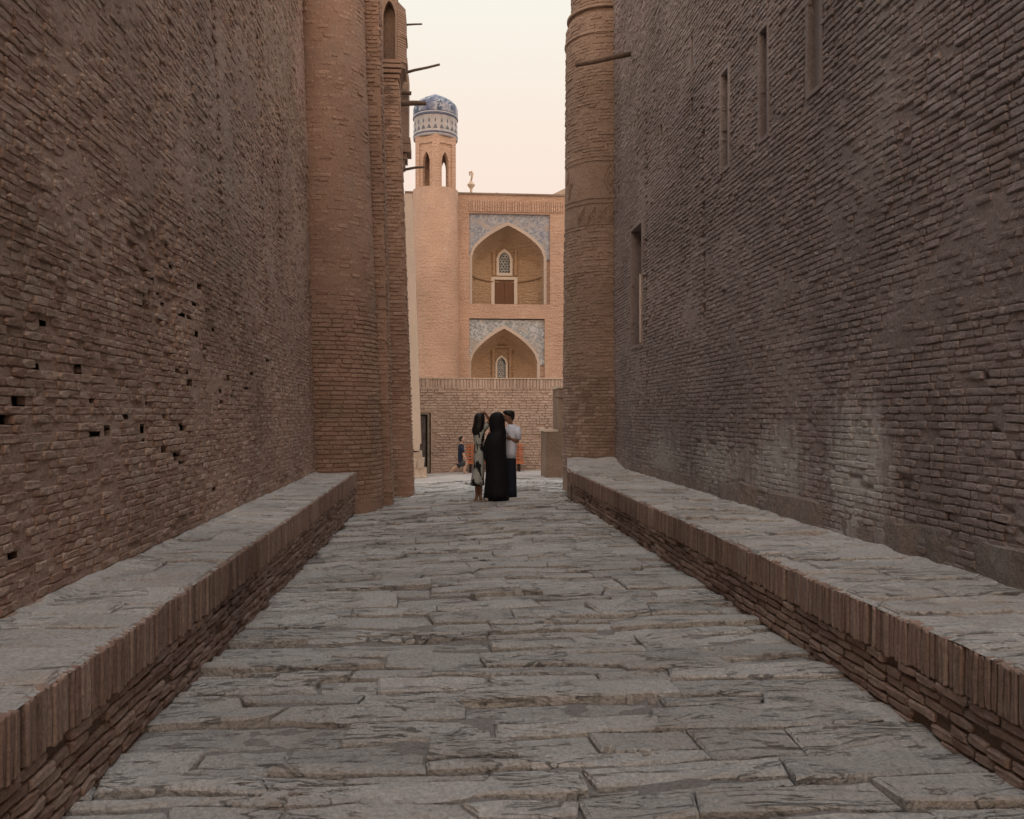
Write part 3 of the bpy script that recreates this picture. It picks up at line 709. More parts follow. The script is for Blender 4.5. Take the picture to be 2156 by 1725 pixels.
m.prism([(xc-.002, 18.021, zl0-.1), (xr_, 18.2, zl0-.1), (xr_, 18.9, zl0-.1), (xc-.002, 18.9, zl0-.1)], [(xc-.002, 18.021, zl1-.25), (xr_, 18.2, zl1-.35), (xr_, 18.9, zl1-.35), (xc-.002, 18.9, zl1-.25)])
n = 8; cxn = (xn0+xn1)/2
def arch(t, x0, x1, zs_, zA):   # pointed four-centred arch, t 0..1 from left spring to right spring
    s = 2*t-1; k = 1-abs(s); return (x0+x1)/2+s*(x1-x0)/2, zs_+(zA-zs_)*(1-abs(s)**1.7)**.75 if abs(s) < 1 else zs_
A = [arch(i/(2*n), xn0, xn1, zsp, za) for i in range(2*n+1)]
Vf = []
for (x, z) in A: Vf += [(x, 18.02, z), (x, 18.3, z), (x, 18.02, zl1), (x, 18.3, zl1)]
Ff = []
for i in range(2*n): b0, b1 = i*4, (i+1)*4; Ff += [(b0, b1, b1+2, b0+2), (b0, b0+1, b1+1, b1)]
m.add(Vf, Ff); m.box(xn0, xn1, 18.3, 18.5, zl0-.1, zl1)
m.box(xn0, xn1, 18.10, 18.31, zl0-.1, zl0+.02)
m.build('lantern', M_PL, T2)
m = MB()
for i in range(26):
    z = zl0+.05+i*.052
    if z > zl1-.45: break
    m.prism([(xc+.008, 18.015, z), (xr_+.008, 18.195, z), (xr_+.008, 18.7, z), (xc+.008, 18.7, z)], [(xc+.008, 18.015, z+.035), (xr_+.008, 18.195, z+.035), (xr_+.008, 18.7, z+.035), (xc+.008, 18.7, z+.035)])
for z in (zl0+.01, zY(68, 18), zY(72, 18)): m.prism([(xc, 18.0, z), (xr_+.03, 18.19, z), (xr_+.03, 18.7, z), (xc, 18.7, z)], [(xc, 18.0, z+.025), (xr_+.03, 18.19, z+.025), (xr_+.03, 18.7, z+.025), (xc, 18.7, z+.025)])
o = m.build('corner_brickwork', M_TW, T2); o['kind'] = 'stuff'
# carved ornaments on the shaft below the lantern
m = MB()
for (px, py, r_) in ((816, 185, 9), (820, 208, 10), (818, 255, 7), (822, 285, 5)):
    p = PY(px, py, 17.98); rr = r_/100.
    for q in range(2):
        R_ = rr*(1-.5*q); pts = [(p.x+R_*math.cos(a), 17.99, p.z+R_*.8*math.sin(a)) for a in [i*math.pi/5 for i in range(11)]]
        m.tube(pts, [.008]*11, 4)
m.build('carved_ornament', M_PL, T2)

# corbelled strip behind the turret with its bracket
T3 = thing('corbelled_pier', 'hanging orange brick strip on a corbel beside the turret, with poles sticking out', 'pier', (-1.0, 20.2, 4))
m = MB(); x0 = PY(835, 200, 20).x; x1 = PY(860, 200, 20).x
m.box(x0-.6, x1, 20, 20.6, PY(860, 293, 20).z, PY(860, 157, 20).z, .01)
m.box(x0-.6, x1-.03, 20.01, 20.6, PY(860, 157, 20).z, PY(860, 120, 20).z, .01); m.build('hanging_strip', M_PL, T3)
m = MB(); m.box(x0-.5, PY(865, 300, 20).x, 19.93, 20.5, PY(860, 322, 20).z, PY(860, 305, 20).z); m.box(x0-.5, PY(864, 300, 20).x, 19.95, 20.5, PY(860, 303, 20).z, PY(860, 291, 20).z)
m.box(x0-.5, PY(857, 300, 20).x, 19.98, 20.5, PY(860, 336, 20).z, PY(860, 324, 20).z); m.box(x0-.5, PY(852, 300, 20).x, 20.0, 20.5, PY(860, 350, 20).z, PY(860, 337, 20).z)
m.build('bracket', M_PL, T3)

def pole(label, a, b_, ya, yb, r):
    p0, p1 = PY(*a, ya), PY(*b_, yb); m = MB(); c = (p0+p1)/2
    mid = [p0.lerp(p1, t)+Vector((0, 0, random.uniform(-.012, .012))) for t in (.33, .66)]
    m.tube([p0-c, mid[0]-c, mid[1]-c, p1-c], [r*1.1, r*1.05, r*.95, r*.85], 8)
    me = mesh('wooden_pole', m.V, m.F, True); o = link('wooden_pole', me, None, M_WOOD); o.location = c
    o['label'] = label; o['category'] = 'pole'; o['group'] = 'old timber poles sticking out of the brickwork'
    return o
pole('thin wooden pole high beside the niche of the turret, topmost of all', (838, 54), (889, 51), 18.6, 18.6, .022)
pole('slanting wooden pole pointing up to the right from the turret', (845, 156), (926, 136), 18.7, 18.7, .03)
pole('short stub of a wooden pole above the blue dome level', (838, 194), (866, 197), 19.9, 19.9, .055)
pole('thick dark wooden pole whose tip overlaps the blue dome', (840, 219), (897, 218), 19.8, 19.8, .062)
pole('lowest thin wooden pole crossing the lantern of the domed tower', (838, 358), (894, 352), 20.3, 20.3, .032)
pole('lone wooden pole jutting from the right wall in front of the carved pilaster', (1326, 114), (1212, 137), 15.3, 15.0, .045)

# pale pier with rubble foot
T4 = thing('pale_pier', 'narrow pale plastered pier with a crumbled stone foot beside the dark doorway', 'pier', (-1.0, 25.2, -.2))
m = MB(); zt = PY(860, 408, 25).z; zb = PY(880, 935, 25).z
m.prism([(-2.2, 25, zb), (PY(886, 935, 25).x, 25, zb), (PY(886, 935, 25).x, 25.8, zb), (-2.2, 25.8, zb)], [(-2.2, 25, zt), (PY(867, 408, 25).x, 25, zt), (PY(867, 408, 25).x, 25.8, zt), (-2.2, 25.8, zt)])
m.build('shaft', M_PIER, T4)
z = -.35; st_ = [((880,), 1035, 1000, 900), ((0,), 1000, 985, 899), ((0,), 985, 965, 893), ((0,), 965, 950, 888), ((0,), 950, 933, 884)]
for k, (_, ya, yb, xr2) in enumerate(st_):
    for q in range(2):
        xA = -1.4 if q == 0 else PY(xr2-14, yb, 24.9).x; xB = PY(xr2-14, yb, 24.9).x-.01 if q == 0 else PY(xr2, yb, 24.9).x
        m = MB(); m.box(xA, xB, 24.85+random.uniform(-.06, .06)-(.3 if k == 0 else 0), 25.7, PY(880, ya, 25).z, PY(880, yb, 25).z-.01, .025)
        m.build('foot_stone', M_PIER, T4)

# ------------------------------------------------------------------ right pilaster
T5 = thing('carved_pilaster', 'rounded brown brick pilaster with worn carved bands at the end of the broad ledge', 'pilaster', (3, 17.6, 0))
PT5 = protos(12, .25, .06, d=.05, bev=.006, jit=.004)
zt = PY(1190, 32, 17.6).z
def R5(z): return .90-.008*z if z < zt-.25 else .90-.008*z-.10*sm(zt-.22, zt+.02, z)
def surf5(u, v):
    z = v-.2; a = -math.pi/2+u; n = Vector((math.cos(a), math.sin(a), 0))
    return Vector((3.47, 17.95, 0))+n*R5(z)+UP*z, Vector((-math.sin(a), math.cos(a), 0)), n, UP
def d5(u, v): return -.010+.010*fbm(u*3, v*4, 63, 4)+.014*fbm(u*1.1, v*1.1, 3, 2)
backing('mortar', surf5, frange(-1.9, .4, .04), frange(0, 11.4, .05), d5, M_PL, T5)
BANDS = ((425, 470, 'x', 6), (335, 415, 'd', 4))
bz_ = [(PY(1235, b_, 17.1).z, PY(1235, a_, 17.1).z) for a_, b_, _, _ in BANDS]
bs = []
for (u, v, l, h) in rows(2.2, 11.2, .25, .064, joint=.009, lj=.3, v0=.6):
    z = v-.2
    if any(a_-.04 < z < b_+.04 for a_, b_ in bz_) or (z > 2.4 and random.random() < .25): continue
    P, U, N, Vv = surf5(u-1.9, v)
    bs.append((P+N*(.014*fbm((u-1.9)*1.1, v*1.1, 3, 2)+random.gauss(0, .004)-(.002 if z > 2.4 else -.004)), U, N, Vv, l*.9, h))
lay(T5, [b_ for b_ in bs if b_[0].z > 2.35], PT5, M_PL, nmax=170, rest='upper_brickwork'); lay(T5, [b_ for b_ in bs if b_[0].z <= 2.35], PT5, M_LG, nmax=120, rest='lower_brickwork')
m = MB(); m.lathe(3.47, 17.95, [(.84, -.3), (.78, zt-.3), (.6, zt+.1), (.6, 11.3)], 24); m.build('pier_core', M_PL, T5)
m = MB()
for z, r_ in ((zt+.05, .80), (PY(1268, 62, 17.1).z, .85)):
    m.lathe(3.47, 17.95, [(r_-.04, z-.03), (r_, z-.022), (r_, z+.022), (r_-.04, z+.03)], 36)
m.build('ring_moulding', M_PL, T5)
for (za_, zb_), (_, _, kind, n) in zip(bz_, BANDS):
    m = MB(); H = zb_-za_; zc_ = (za_+zb_)/2
    def cp(u, z, off=.004): P, U, N, V_ = surf5(u, z+.2); return P+N*(off+.014*fbm(u*1.1, (z+.2)*1.1, 3, 2))
    for z in (za_, zb_): m.tube([cp(-1.5+1.7*i/14, z+.004*math.sin(i)) for i in range(15)], [.008]*15, 5)
    w = 1.6/n
    for i in range(n):
        u0 = -1.45+w*(i+.5)+random.uniform(-.01, .01); h = H*.40
        if random.random() < .35: continue
        if kind == 'x':
            for s_ in (-1, 1):
                for t_ in (-.35, .1): m.tube([cp(u0-w*.4, zc_-s_*h*.7+t_*h), cp(u0, zc_+t_*h), cp(u0+w*.4, zc_+s_*h*.7+t_*h)], [.010]*3, 4)
        else:
            m.tube([cp(u0-w*.4, zc_), cp(u0, zc_+h), cp(u0+w*.4, zc_), cp(u0, zc_-h), cp(u0-w*.4, zc_)], [.009]*5, 4)
            m.tube([cp(u0-w*.2, zc_), cp(u0, zc_+h*.5), cp(u0+w*.2, zc_), cp(u0, zc_-h*.5), cp(u0-w*.2, zc_)], [.008]*5, 4)
    m.build('carved_band', M_PL, T5)

# stepped wall behind it, with a spout
T6 = thing('stepped_wall', 'stepped brown wall end in the gap right of the low wall, below the carved pilaster', 'wall', (3, 23, -.2))
m = MB(); yA = 22.6
m.box(PY(1176, 818, yA).x, 4.6, yA, yA+1.2, PY(1176, 908, yA).z, PY(1176, 818, yA).z, .012); m.build('upper_step', M_STP, T6)
m = MB(); m.box(PY(1150, 909, yA).x, 4.6, yA-.03, yA+1.2, -.5, PY(1150, 909, yA).z, .012); m.build('lower_step', M_STP, T6)
m = MB(); m.box(PY(1173, 818, yA).x, 4.6, yA-.04, yA+1.25, PY(1176, 818, yA).z, PY(1176, 814, yA).z, .006); m.box(PY(1147, 909, yA).x, PY(1175, 909, yA).x, yA-.06, yA+1.25, PY(1150, 909, yA).z, PY(1150, 905, yA).z, .006); m.build('edge_highlight_strip', M_PIER, T6)  # pale strips put a bright rim highlight along the step edges into colour
m = MB(); p = PY(1178, 836, yA-.1); m.tube([p+Vector((.1, .1, 0)), p, p+Vector((-.17, -.05, -.01))], [.04, .04, .015], 6); m.build('spout', M_WOOD, T6)

# ------------------------------------------------------------------ low wall with door
YW = 26.6
T7 = thing('low_wall', 'low pinkish brick wall with upright coping bricks closing off the alley', 'wall', (1.2, YW, -.3))
xw0, xw1 = PY(879, 900, YW).x, 4.6; zw1 = PY(1000, 798, YW).z; zc = PY(1000, 818, YW).z
dx0, dx1 = PY(884, 900, YW).x, PY(907, 900, YW).x; dz1 = PY(895, 869, YW).z
m = MB(); m.box(dx1, xw1, YW+.03, YW+.5, -.6, zc); m.box(xw0-.4, dx1, YW+.03, YW+.5, dz1, zc); m.box(xw0-.4, xw1, YW+.02, YW+.5, zc, zw1-.03); m.build('wall_core', M_LOWm, T7)
PW = protos(12, .28, .08, d=.06, bev=.010, jit=.007)
bs = []; zw0 = -.45
for (u, v, l, h) in rows(xw1-xw0, zc-zw0-.03, .26, .082, joint=.012, lj=.4):
    x, z = xw0+u, zw0+v
    if x-l*.45 < dx1+.03 and z < dz1+.04: continue
    if random.random() < .04: continue
    bs.append((Vector((x, YW+random.gauss(0, .008)+.02*fbm(x, z, 2, 2), z)), Vector((1, 0, 0)), Vector((0, -1, 0)), (UP+Vector((random.gauss(0, .02), 0, 0))).normalized(), l, h))
lay(T7, bs, PW, M_LOW)
PC = protos(8, .11, .30, d=.06, bev=.014, jit=.006)
bs = []; x = xw0
while x < xw1:
    w = random.uniform(.07, .13); hh = (zw1-zc)+.02+random.gauss(0, .008); bs.append((Vector((x+w/2, YW-.015+random.gauss(0, .006), zw1-hh/2-.005)), Vector((1, 0, 0)), Vector((0, -1, 0)), UP, w-.009, hh)); x += w
lay(T7, bs, PC, M_LOW, 'coping_brick')
m = MB(); m.box(xw0-.35, xw1, YW-.03, YW+.53, zw1, zw1+.03, .004); m.build('coping_cap', M_PIER, T7)
dr = link('door', None, T7); dr.location = (0, 0, 0)
m = MB(); zb = -.5; m.box(dx0, PY(896, 900, YW).x, YW+.10, YW+.14, zb, dz1-.1); m.build('leaf', plain('door_grey', (.10,.085,.08), vary=.3), dr)
m = MB(); m.box(PY(900, 900, YW).x, PY(904.5, 900, YW).x, YW+.02, YW+.09, zb, dz1-.06); m.box(dx0, PY(904.5, 900, YW).x, YW+.025, YW+.085, dz1-.06, dz1-.01); m.build('post', plain('door_post', (.19,.165,.13), vary=.3), dr)
m = MB(); m.box(dx0-.3, dx1+.02, YW+.42, YW+.47, zb, dz1); m.build('painted_doorway_shade', M_DARK, T7)  # near-black panel paints the shade inside the doorway

# ------------------------------------------------------------------ madrasa facade
YF = 33.0
M_FA = earth('madrasa_brick', ((.46,.315,.235), (.51,.355,.265), (.54,.39,.30)), stain=(.55,.42,.33), stain_amt=.7, big=.12, bump=1.0, dist=.03, fine=25, course=1.6)
M_NI = earth('niche_brick', ((.44,.31,.20), (.50,.36,.24), (.54,.40,.27)), stain=(.40,.28,.19), stain_amt=.5, big=.12, bump=1.0, dist=.03, fine=20, course=2.0)
def tiles(name, c1, c2, c3, sc):
    m, N, L, b = base_mat(name, .45, .4)
    g = N.new('ShaderNodeNewGeometry'); v = N.new('ShaderNodeTexNoise'); v.inputs['Scale'].default_value = sc; v.inputs['Detail'].default_value = 3; v.inputs['Distortion'].default_value = 1.6
    L.new(g.outputs['Position'], v.inputs['Vector'])
    r = N.new('ShaderNodeValToRGB'); e = r.color_ramp.elements; e[0].position = .42; e[0].color = (*c1, 1); e[1].position = .58; e[1].color = (*c2, 1); L.new(v.outputs['Fac'], r.inputs[0])
    n = N.new('ShaderNodeTexNoise'); n.inputs['Scale'].default_value = 2.2; n.inputs['Detail'].default_value = 6; L.new(g.outputs['Position'], n.inputs['Vector'])
    mr = N.new('ShaderNodeMapRange'); mr.inputs['From Min'].default_value = .52; mr.inputs['From Max'].default_value = .66; mr.inputs['To Max'].default_value = .8; L.new(n.outputs['Fac'], mr.inputs['Value'])
    x = N.new('ShaderNodeMixRGB'); L.new(mr.outputs[0], x.inputs[0]); L.new(r.outputs[0], x.inputs[1]); x.inputs[2].default_value = (*c3, 1); L.new(x.outputs[0], b.inputs['Base Color'])
    return m
M_TI = tiles('blue_grey_tile', (.17,.20,.26), (.34,.36,.39), (.34,.30,.27), 7)
M_TI2 = tiles('worn_grey_tile', (.20,.23,.25), (.44,.46,.47), (.33,.30,.27), 6)
M_RIM = earth('arch_rim', ((.42,.35,.29), (.45,.38,.32), (.48,.41,.35)), big=.1)
M_WH = plain('white_frame', (.66,.60,.52), vary=.06)
FA = thing('madrasa', 'sunlit orange brick madrasa facade with two pointed arch niches stacked one above the other', 'building', (2, YF+2, -.3))
def fx(px): return PY(px, 600, YF).x
def fz(py): return PY(1070, py, YF).z
xL, xRt = fx(855), fx(1300)
top = fz(411); up_t, up_b, lo_t = fz(450.6), fz(640.5), fz(671)
ux0, ux1 = fx(988), fx(1158); lx0, lx1 = fx(987), fx(1147)
m = MB()
m.box(xL, ux0, YF, YF+1.6, -.5, top); m.box(ux1, xRt, YF, YF+1.6, -.5, top)
m.box(ux0, ux1, YF+.001, YF+1.6, up_t, top-.001)
m.box(ux0, ux1, YF+.001, YF+1.6, lo_t, up_b); m.box(lx1, ux1, YF+.002, YF+1.6, -.5, lo_t-.001)
m.build('wall', M_FA, FA)
m = MB(); m.box(xL, xRt+2, YF+1.9, YF+9, -.5, top-.3); m.build('rear_block', M_FA, FA)
m = MB(); m.box(xL-.05, xRt, YF-.05, YF+.4, top, top+.05, .01); m.build('roof_edge', earth('roof_edge_mud', ((.25,.20,.16),)*3), FA)
# frieze of upright bricks
m = MB(); x = ux0
while x < fx(1185):
    w = random.uniform(.06, .11); m.box(x, x+w-.035, YF-.045, YF+.01, fz(447), fz(424)+random.uniform(-.03, .03)); x += w
o = m.build('frieze_bricks', M_FA, FA); o['kind'] = 'stuff'
def niche(x0, x1, px0, px1, ptop, py_ap, py_sp, pbot, tile, name):
    """panel rect x0..x1, arch px0..px1"""
    zt_, zap, zsp_, zb_ = fz(ptop), fz(py_ap), fz(py_sp), fz(pbot)
    a0, a1 = fx(px0), fx(px1); n = 14
    A = [arch(i/(2*n), a0, a1, zsp_, zap) for i in range(2*n+1)]
    A = [((a0+a1)/2+(2*i/(2*n)-1)*(a1-a0)/2, zsp_+(zap-zsp_)*(.5*math.sqrt(max(0, 1-((2*i/(2*n)-1))**2))+.5*(1-abs(2*i/(2*n)-1)))) for i in range(2*n+1)]
    yp = YF+.10
    root = link(name, None, FA); root.location = (0, 0, 0)
    m = MB(); V = []; F = []      # spandrel
    rim = .13
    B = [(x+(-1 if x < (a0+a1)/2-.01 else 1 if x > (a0+a1)/2+.01 else 0)*rim*abs(2*i/(2*n)-1)**.5*.8, z+rim*(1-abs(2*i/(2*n)-1))**.4) for i, (x, z) in enumerate(A)]
    for (x, z) in B: V += [(max(x0, min(x1, x)), yp, z), (max(x0, min(x1, x)), yp, zt_)]
    F = [(2*i, 2*i+2, 2*i+3, 2*i+1) for i in range(2*n)]
    V += [(x0, yp, zsp_-.12), (x0, yp, zt_), (x1, yp, zsp_-.12), (x1, yp, zt_), (B[0][0], yp, zsp_-.12), (B[-1][0], yp, zsp_-.12)]
    k = 2*(2*n+1); F += [(k, k+4, 0, 1, k+1), (k+5, k+2, k+3, 2*(2*n)+1, 2*(2*n))]
    m.add(V, F); m.build('tiled_spandrel', tile, root)
    m = MB(); V = []      # rim, proud of the tiles, and reveal
    for (x, z), (bx, bz) in zip(A, B): V += [(bx, yp, bz), (bx, yp-.03, bz), (x, yp-.03, z), (x, yp+.05, z)]
    F = []
    for i in range(2*n):
        for q in range(3): F.append((4*i+q, 4*i+q+1, 4*i+4+q+1, 4*i+4+q))
    m.add(V, F)
    m.box(B[0][0], a0, yp-.03, yp+.3, zb_, zsp_); m.box(a1, B[-1][0], yp-.03, yp+.3, zb_, zsp_)
    m.build('arch_rim', M_RIM, root)
    m = MB(); m.box(x0-.01, B[0][0]-.002, yp+.06, yp+.3, zb_, zsp_-.12); m.box(B[-1][0]+.002, x1+.01, yp+.06, yp+.3, zb_, zsp_-.12); m.build('side_strip', M_FA, root)
    # concave back and vault
    def dep(x): s = (x-(a0+a1)/2)/((a1-a0)/2); return yp+.28+1.0*math.sqrt(max(0, 1-s*s))
    V = []; F = []; nz = 10
    for (x, z) in A:
        V.append((x, yp+.04, z))
        for q in range(nz+1):
            zz = z+(zb_-z)*q/nz; t = sm(0, .35, (z-zz)/(zap-zb_)*2.2)
            V.append((x, yp+.12+(dep(x)-yp-.12)*t if q else yp+.12, zz))
    st = nz+2
    for i in range(2*n):
        for q in range(st-1): F.append((i*st+q, (i+1)*st+q, (i+1)*st+q+1, i*st+q+1))
    link('niche_back', mesh('niche_back', V, F, True), root, M_NI)
    m = MB(); m.box(a0-.05, a1+.05, yp-.02, yp+1.1, zb_-.08, zb_); m.build('sill', M_FA, root)
    return root, dep, zap, zb_, (a0+a1)/2
def window(root, px0, px1, pya, pyb, Y):
    m = MB(); x0, x1, z1, z0 = PY(px0, 600, Y).x, PY(px1, 600, Y).x, PY(1060, pya, Y).z, PY(1060, pyb, Y).z
    w = x1-x0; c = (x0+x1)/2; n = 8
    def ring(ins):
        a = [(x0+ins, z0+ins), (x1-ins, z0+ins)]
        zs = z1-w*.62; pts = []
        for i in range(n+1):
            s = 1-2*i/n; pts.append((c+s*(w/2-ins), zs+(z1-ins*1.3-zs)*(.6*math.sqrt(max(0, 1-s*s))+.4*(1-abs(s)))))
        return a+pts
    A, B = ring(0), ring(w*.16); k = len(A)
    fr = link('window', None, root); fr.location = (0, 0, 0)
    V = [(x, Y, z) for x, z in A]+[(x, Y, z) for x, z in B]+[(x, Y+.06, z) for x, z in B]+[(x, Y+.1, z) for x, z in A]
    F = []
    for i in range(k): j = (i+1) % k; F += [(i, j, k+j, k+i), (k+i, k+j, 2*k+j, 2*k+i), (3*k+i, 3*k+j, j, i)]
    m.add(V, F); m.build('frame', M_WH, fr)
    m = MB(); m.add([(x, Y+.055, z) for x, z in B], [tuple(range(k))]); m.build('pane', plain('dark_glass', (.03,.05,.06), rough=.15, spec=.5), fr)
    m = MB(); bx0, bx1 = B[0][0], B[1][0]; bz0, bz1 = B[0][1], max(z for x, z in B); s = (bx1-bx0)/3.4; row = 0; z = bz0+s*.5
    while z < bz1-s*.4:
        for q in range(4):
            x = bx0+s*(.4+q+(.5 if row % 2 else 0)*1.0)-.0
            lim = (bx1-bx0)/2*(1 if z < bz1-w*.5 else max(0, (bz1-z)/(w*.5)))
            if abs(x-c) > lim-s*.15: continue
            m.tube([(x+s*.42*math.cos(a), Y+.045, z+s*.42*math.sin(a)) for a in [i*math.pi/3 for i in range(7)]], [.016]*7, 4, False)
        z += s*.78; row += 1
    m.build('lattice', plain('lattice_white', (.45,.47,.46), vary=.3, vs=14), fr)
    return fr
r1, dep1, *_ = niche(ux0, ux1, 994, 1145.5, 450.6, 474, 540, 640.5, M_TI, 'upper_niche')
Yb = dep1(fx(1062))-.02
m = MB(); m.box(PY(1034, 600, Yb).x, PY(1041, 600, Yb).x, Yb-.10, Yb+.1, fz(641), PY(1060, 590, Yb).z); m.box(PY(1082, 600, Yb).x, PY(1089, 600, Yb).x, Yb-.10, Yb+.1, fz(641), PY(1060, 590, Yb).z); m.box(PY(1034, 600, Yb).x, PY(1089, 600, Yb).x, Yb-.102, Yb+.1, PY(1060, 590, Yb).z, PY(1060, 584, Yb).z)
m.build('door_frame', M_WH, r1)
for (pa, pb) in ((1041, 1061), (1061.7, 1082)):
    m = MB(); m.box(PY(pa, 600, Yb).x+.005, PY(pb, 600, Yb).x-.005, Yb-.05, Yb+.02, PY(1060, 640, Yb).z, PY(1060, 590, Yb).z-.005, .002); m.build('door_leaf', plain('door_brown', (.17,.095,.06), vary=.3, vs=20), r1)
window(r1, 1045.4, 1079.1, 524, 580.5, Yb-.08)
def surround(root, px0, px1, pya, pyb, Y):
    m = MB(); z0, z1 = PY(1060, pyb, Y).z, PY(1060, pya, Y).z; a, b_ = PY(px0, 600, Y).x, PY(px1, 600, Y).x
    m.box(a, a+.10, Y-.10, Y+.5, z0, z1); m.box(b_-.10, b_, Y-.10, Y+.5, z0, z1); m.box(a-.06, b_+.06, Y-.14, Y+.5, z1, z1+.08); m.box(a+.05, b_-.05, Y-.08, Y+.5, z1+.16, z1+.22); m.build('window_surround', M_NI, root)
surround(r1, 1037, 1088, 508, 581, Yb-.03)
# timber tie and darker brown ledge line across the upper niche
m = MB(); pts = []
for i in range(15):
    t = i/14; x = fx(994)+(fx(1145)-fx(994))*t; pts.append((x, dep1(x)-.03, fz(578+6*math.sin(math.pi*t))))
m.tube(pts, [.035]*15, 5); m.build('ledge_line', plain('ledge_dark_brick', (.30,.21,.14)), r1)
r2, dep2, *_ = niche(lx0, lx1, 991.7, 1131.6, 673, 691.8, 762, 850, M_TI2, 'lower_niche')
Yb2 = dep2(fx(1056))-.02
window(r2, 1043, 1069, 748, 806, Yb2-.08)
surround(r2, 1036, 1077, 733, 806, Yb2-.03)
m = MB(); m.box(lx0, lx1, YF+.25, YF+1.5, -.5, fz(850)-.01); m.build('lower_block', M_FA, FA)
for (px, py, w) in ((1047, 411, 14),):
    p = PY(px, py, YF); m = MB(); m.loft([[(p.x+w/54*k*math.cos(a), YF+.3+.2*k*math.sin(a), p.z+.04+h) for a in [i*math.pi/4 for i in range(8)]] for k, h in ((.55, 0), (.45, .08), (.2, .13))]); m.build('roof_lump', M_RIM, FA)
m = MB(); p = PY(1160, 411, YF+.5); m.prism([(p.x, YF+.5, p.z), (p.x+1.5, YF+.5, p.z), (p.x+1.5, YF+.5, p.z+.75)], [(p.x, YF+1.2, p.z), (p.x+1.5, YF+1.2, p.z), (p.x+1.5, YF+1.2, p.z+.75)]); m.build('sloping_parapet', M_RIM, FA)
# pole-like finial
T8 = thing('roof_finial', 'small pale finial with a diamond knob standing on the facade roofline', 'finial', PY(992, 411, YF+.3))
Y = YF+.3; M_FI = plain('finial_stone', (.62,.52,.41))
m = MB(); p = PY(992, 411, Y); m.tube([(p.x, Y, p.z-.05), (p.x, Y, PY(992, 398, Y).z)], [.05, .05], 6); m.build('shaft', M_FI, T8)
m = MB(); z = PY(992, 390, Y).z; m.lathe(p.x, Y, [(.03, z-.17), (.16, z), (.03, z+.17)], 8); m.build('knob', M_FI, T8)
m = MB(); q = PY(994, 366, Y); m.tube([(p.x, Y, z+.15), (p.x+.05, Y, q.z), (p.x+.01, Y, q.z+.08), (p.x-.06, Y, q.z+.04), (p.x-.05, Y, q.z-.08)], [.035, .05, .05, .045, .02], 6); m.build('crest', M_FI, T8, True)

# domed corner tower
T9 = thing('domed_corner_tower', 'round orange corner tower with arched lantern, white tile drum and blue patterned dome', 'tower', (0, YF, -.3))
YT = YF-.1; cxT = PY(917, 600, YT).x; k_ = YT/FPX
rT = 47.2*k_
M_DO = tiles('dome_tile', (.05,.08,.14), (.33,.36,.42), (.07,.09,.18), 4.2)
m = MB(); zz = lambda py: PY(917, py, YT).z
m.lathe(cxT, YT, [(50*k_, -.5), (49.5*k_, zz(800)), (48.5*k_, zz(600)), (47.6*k_, zz(404)), (40*k_, zz(403.5))], 40); m.build('tower_shaft', M_FA, T9, False)
for p_ in T9.children[-1].data.polygons: p_.use_smooth = abs(p_.normal.z) < .5
# hexagonal lantern with see-through openings
zl0, zl1 = zz(404), zz(297); R_ = 46*k_/.955
m = MB(); angs = [math.radians(-90-29+60*i) for i in range(6)]
for a in angs:
    nrm = Vector((math.cos(a), math.sin(a), 0)); tng = Vector((-math.sin(a), math.cos(a), 0)); ap = R_*math.cos(math.pi/6); hw = R_*math.sin(math.pi/6); th = .22
    C = Vector((cxT, YT, 0))+nrm*ap
    def Q(s, z, d): return C+tng*s-nrm*d+UP*z
    ow, oz0, ozs, oza = hw*.34, zl0+.02, zz(350), zz(330)
    fw, fzz = hw*.62, zz(313)
    hi = hw-th*.577
    if a == angs[4]: ow *= .02
    for sgn in (-1, 1):     # piers
        s0, s1 = sorted((sgn*ow, sgn*hw)); 
        r0 = [Q(sgn*ow, zl0, .05), Q(sgn*fw, zl0, .05), Q(sgn*fw, zl0, 0), Q(sgn*hw, zl0, 0), Q(sgn*hi, zl0, th), Q(sgn*ow, zl0, th)]
        r1_ = [v+UP*(zl1-zl0) for v in r0]
        m.prism(r0, r1_)
    A = [(-1+2*i/10) for i in range(11)]; V = []; F = []
    for s in A:
        z = ozs+(oza-ozs)*(.6*math.sqrt(max(0, 1-s*s))+.4*(1-abs(s)))
        V += [Q(s*ow, z, .05), Q(s*ow, z, th), Q(s*ow, zl1, .05), Q(s*ow, zl1, th)]
    for i in range(10):
        b0, b1 = 4*i, 4*i+4; F += [(b0, b1, b1+2, b0+2), (b0, b0+1, b1+1, b1), (b0+1, b0+3, b1+3, b1+1)]
    m.add(V, F)
    m.prism([Q(-fw, fzz, -.0), Q(fw, fzz, -.0), Q(fw, fzz, .051), Q(-fw, fzz, .051)], [Q(-fw, zl1, 0), Q(fw, zl1, 0), Q(fw, zl1, .051), Q(-fw, zl1, .051)])
m.build('lantern', M_FA, T9)
m = MB(); m.lathe(cxT, YT, [(45*k_, zl1-.02), (46.6*k_, zl1), (45.6*k_, zz(290)), (45.2*k_, zz(256)), (46.8*k_, zz(253)), (46.8*k_, zz(249)), (45*k_, zz(248))], 40); m.build('tile_drum', plain('white_tile', (.42,.42,.43), rough=.4, vary=.18, vs=5), T9, True)
m = MB(); R_d = 46.0*k_
def onr(a, z, r=R_d): return Vector((cxT+r*math.sin(a), YT-r*math.cos(a), z))
for i in range(22):
    a = i*2*math.pi/22; da = .055
    z0 = zz(268); m.add([onr(a-da*.7, z0), onr(a, z0-.10), onr(a+da*.7, z0), onr(a, z0+.10)], [(0, 1, 2, 3)])
    z0 = zz(283); m.add([onr(a-da*1.9, z0-.03), onr(a+da*1.9, z0-.03), onr(a+da*.7, z0+.08), onr(a, z0+.13), onr(a-da*.7, z0+.08)], [(0, 1, 2, 3, 4)])
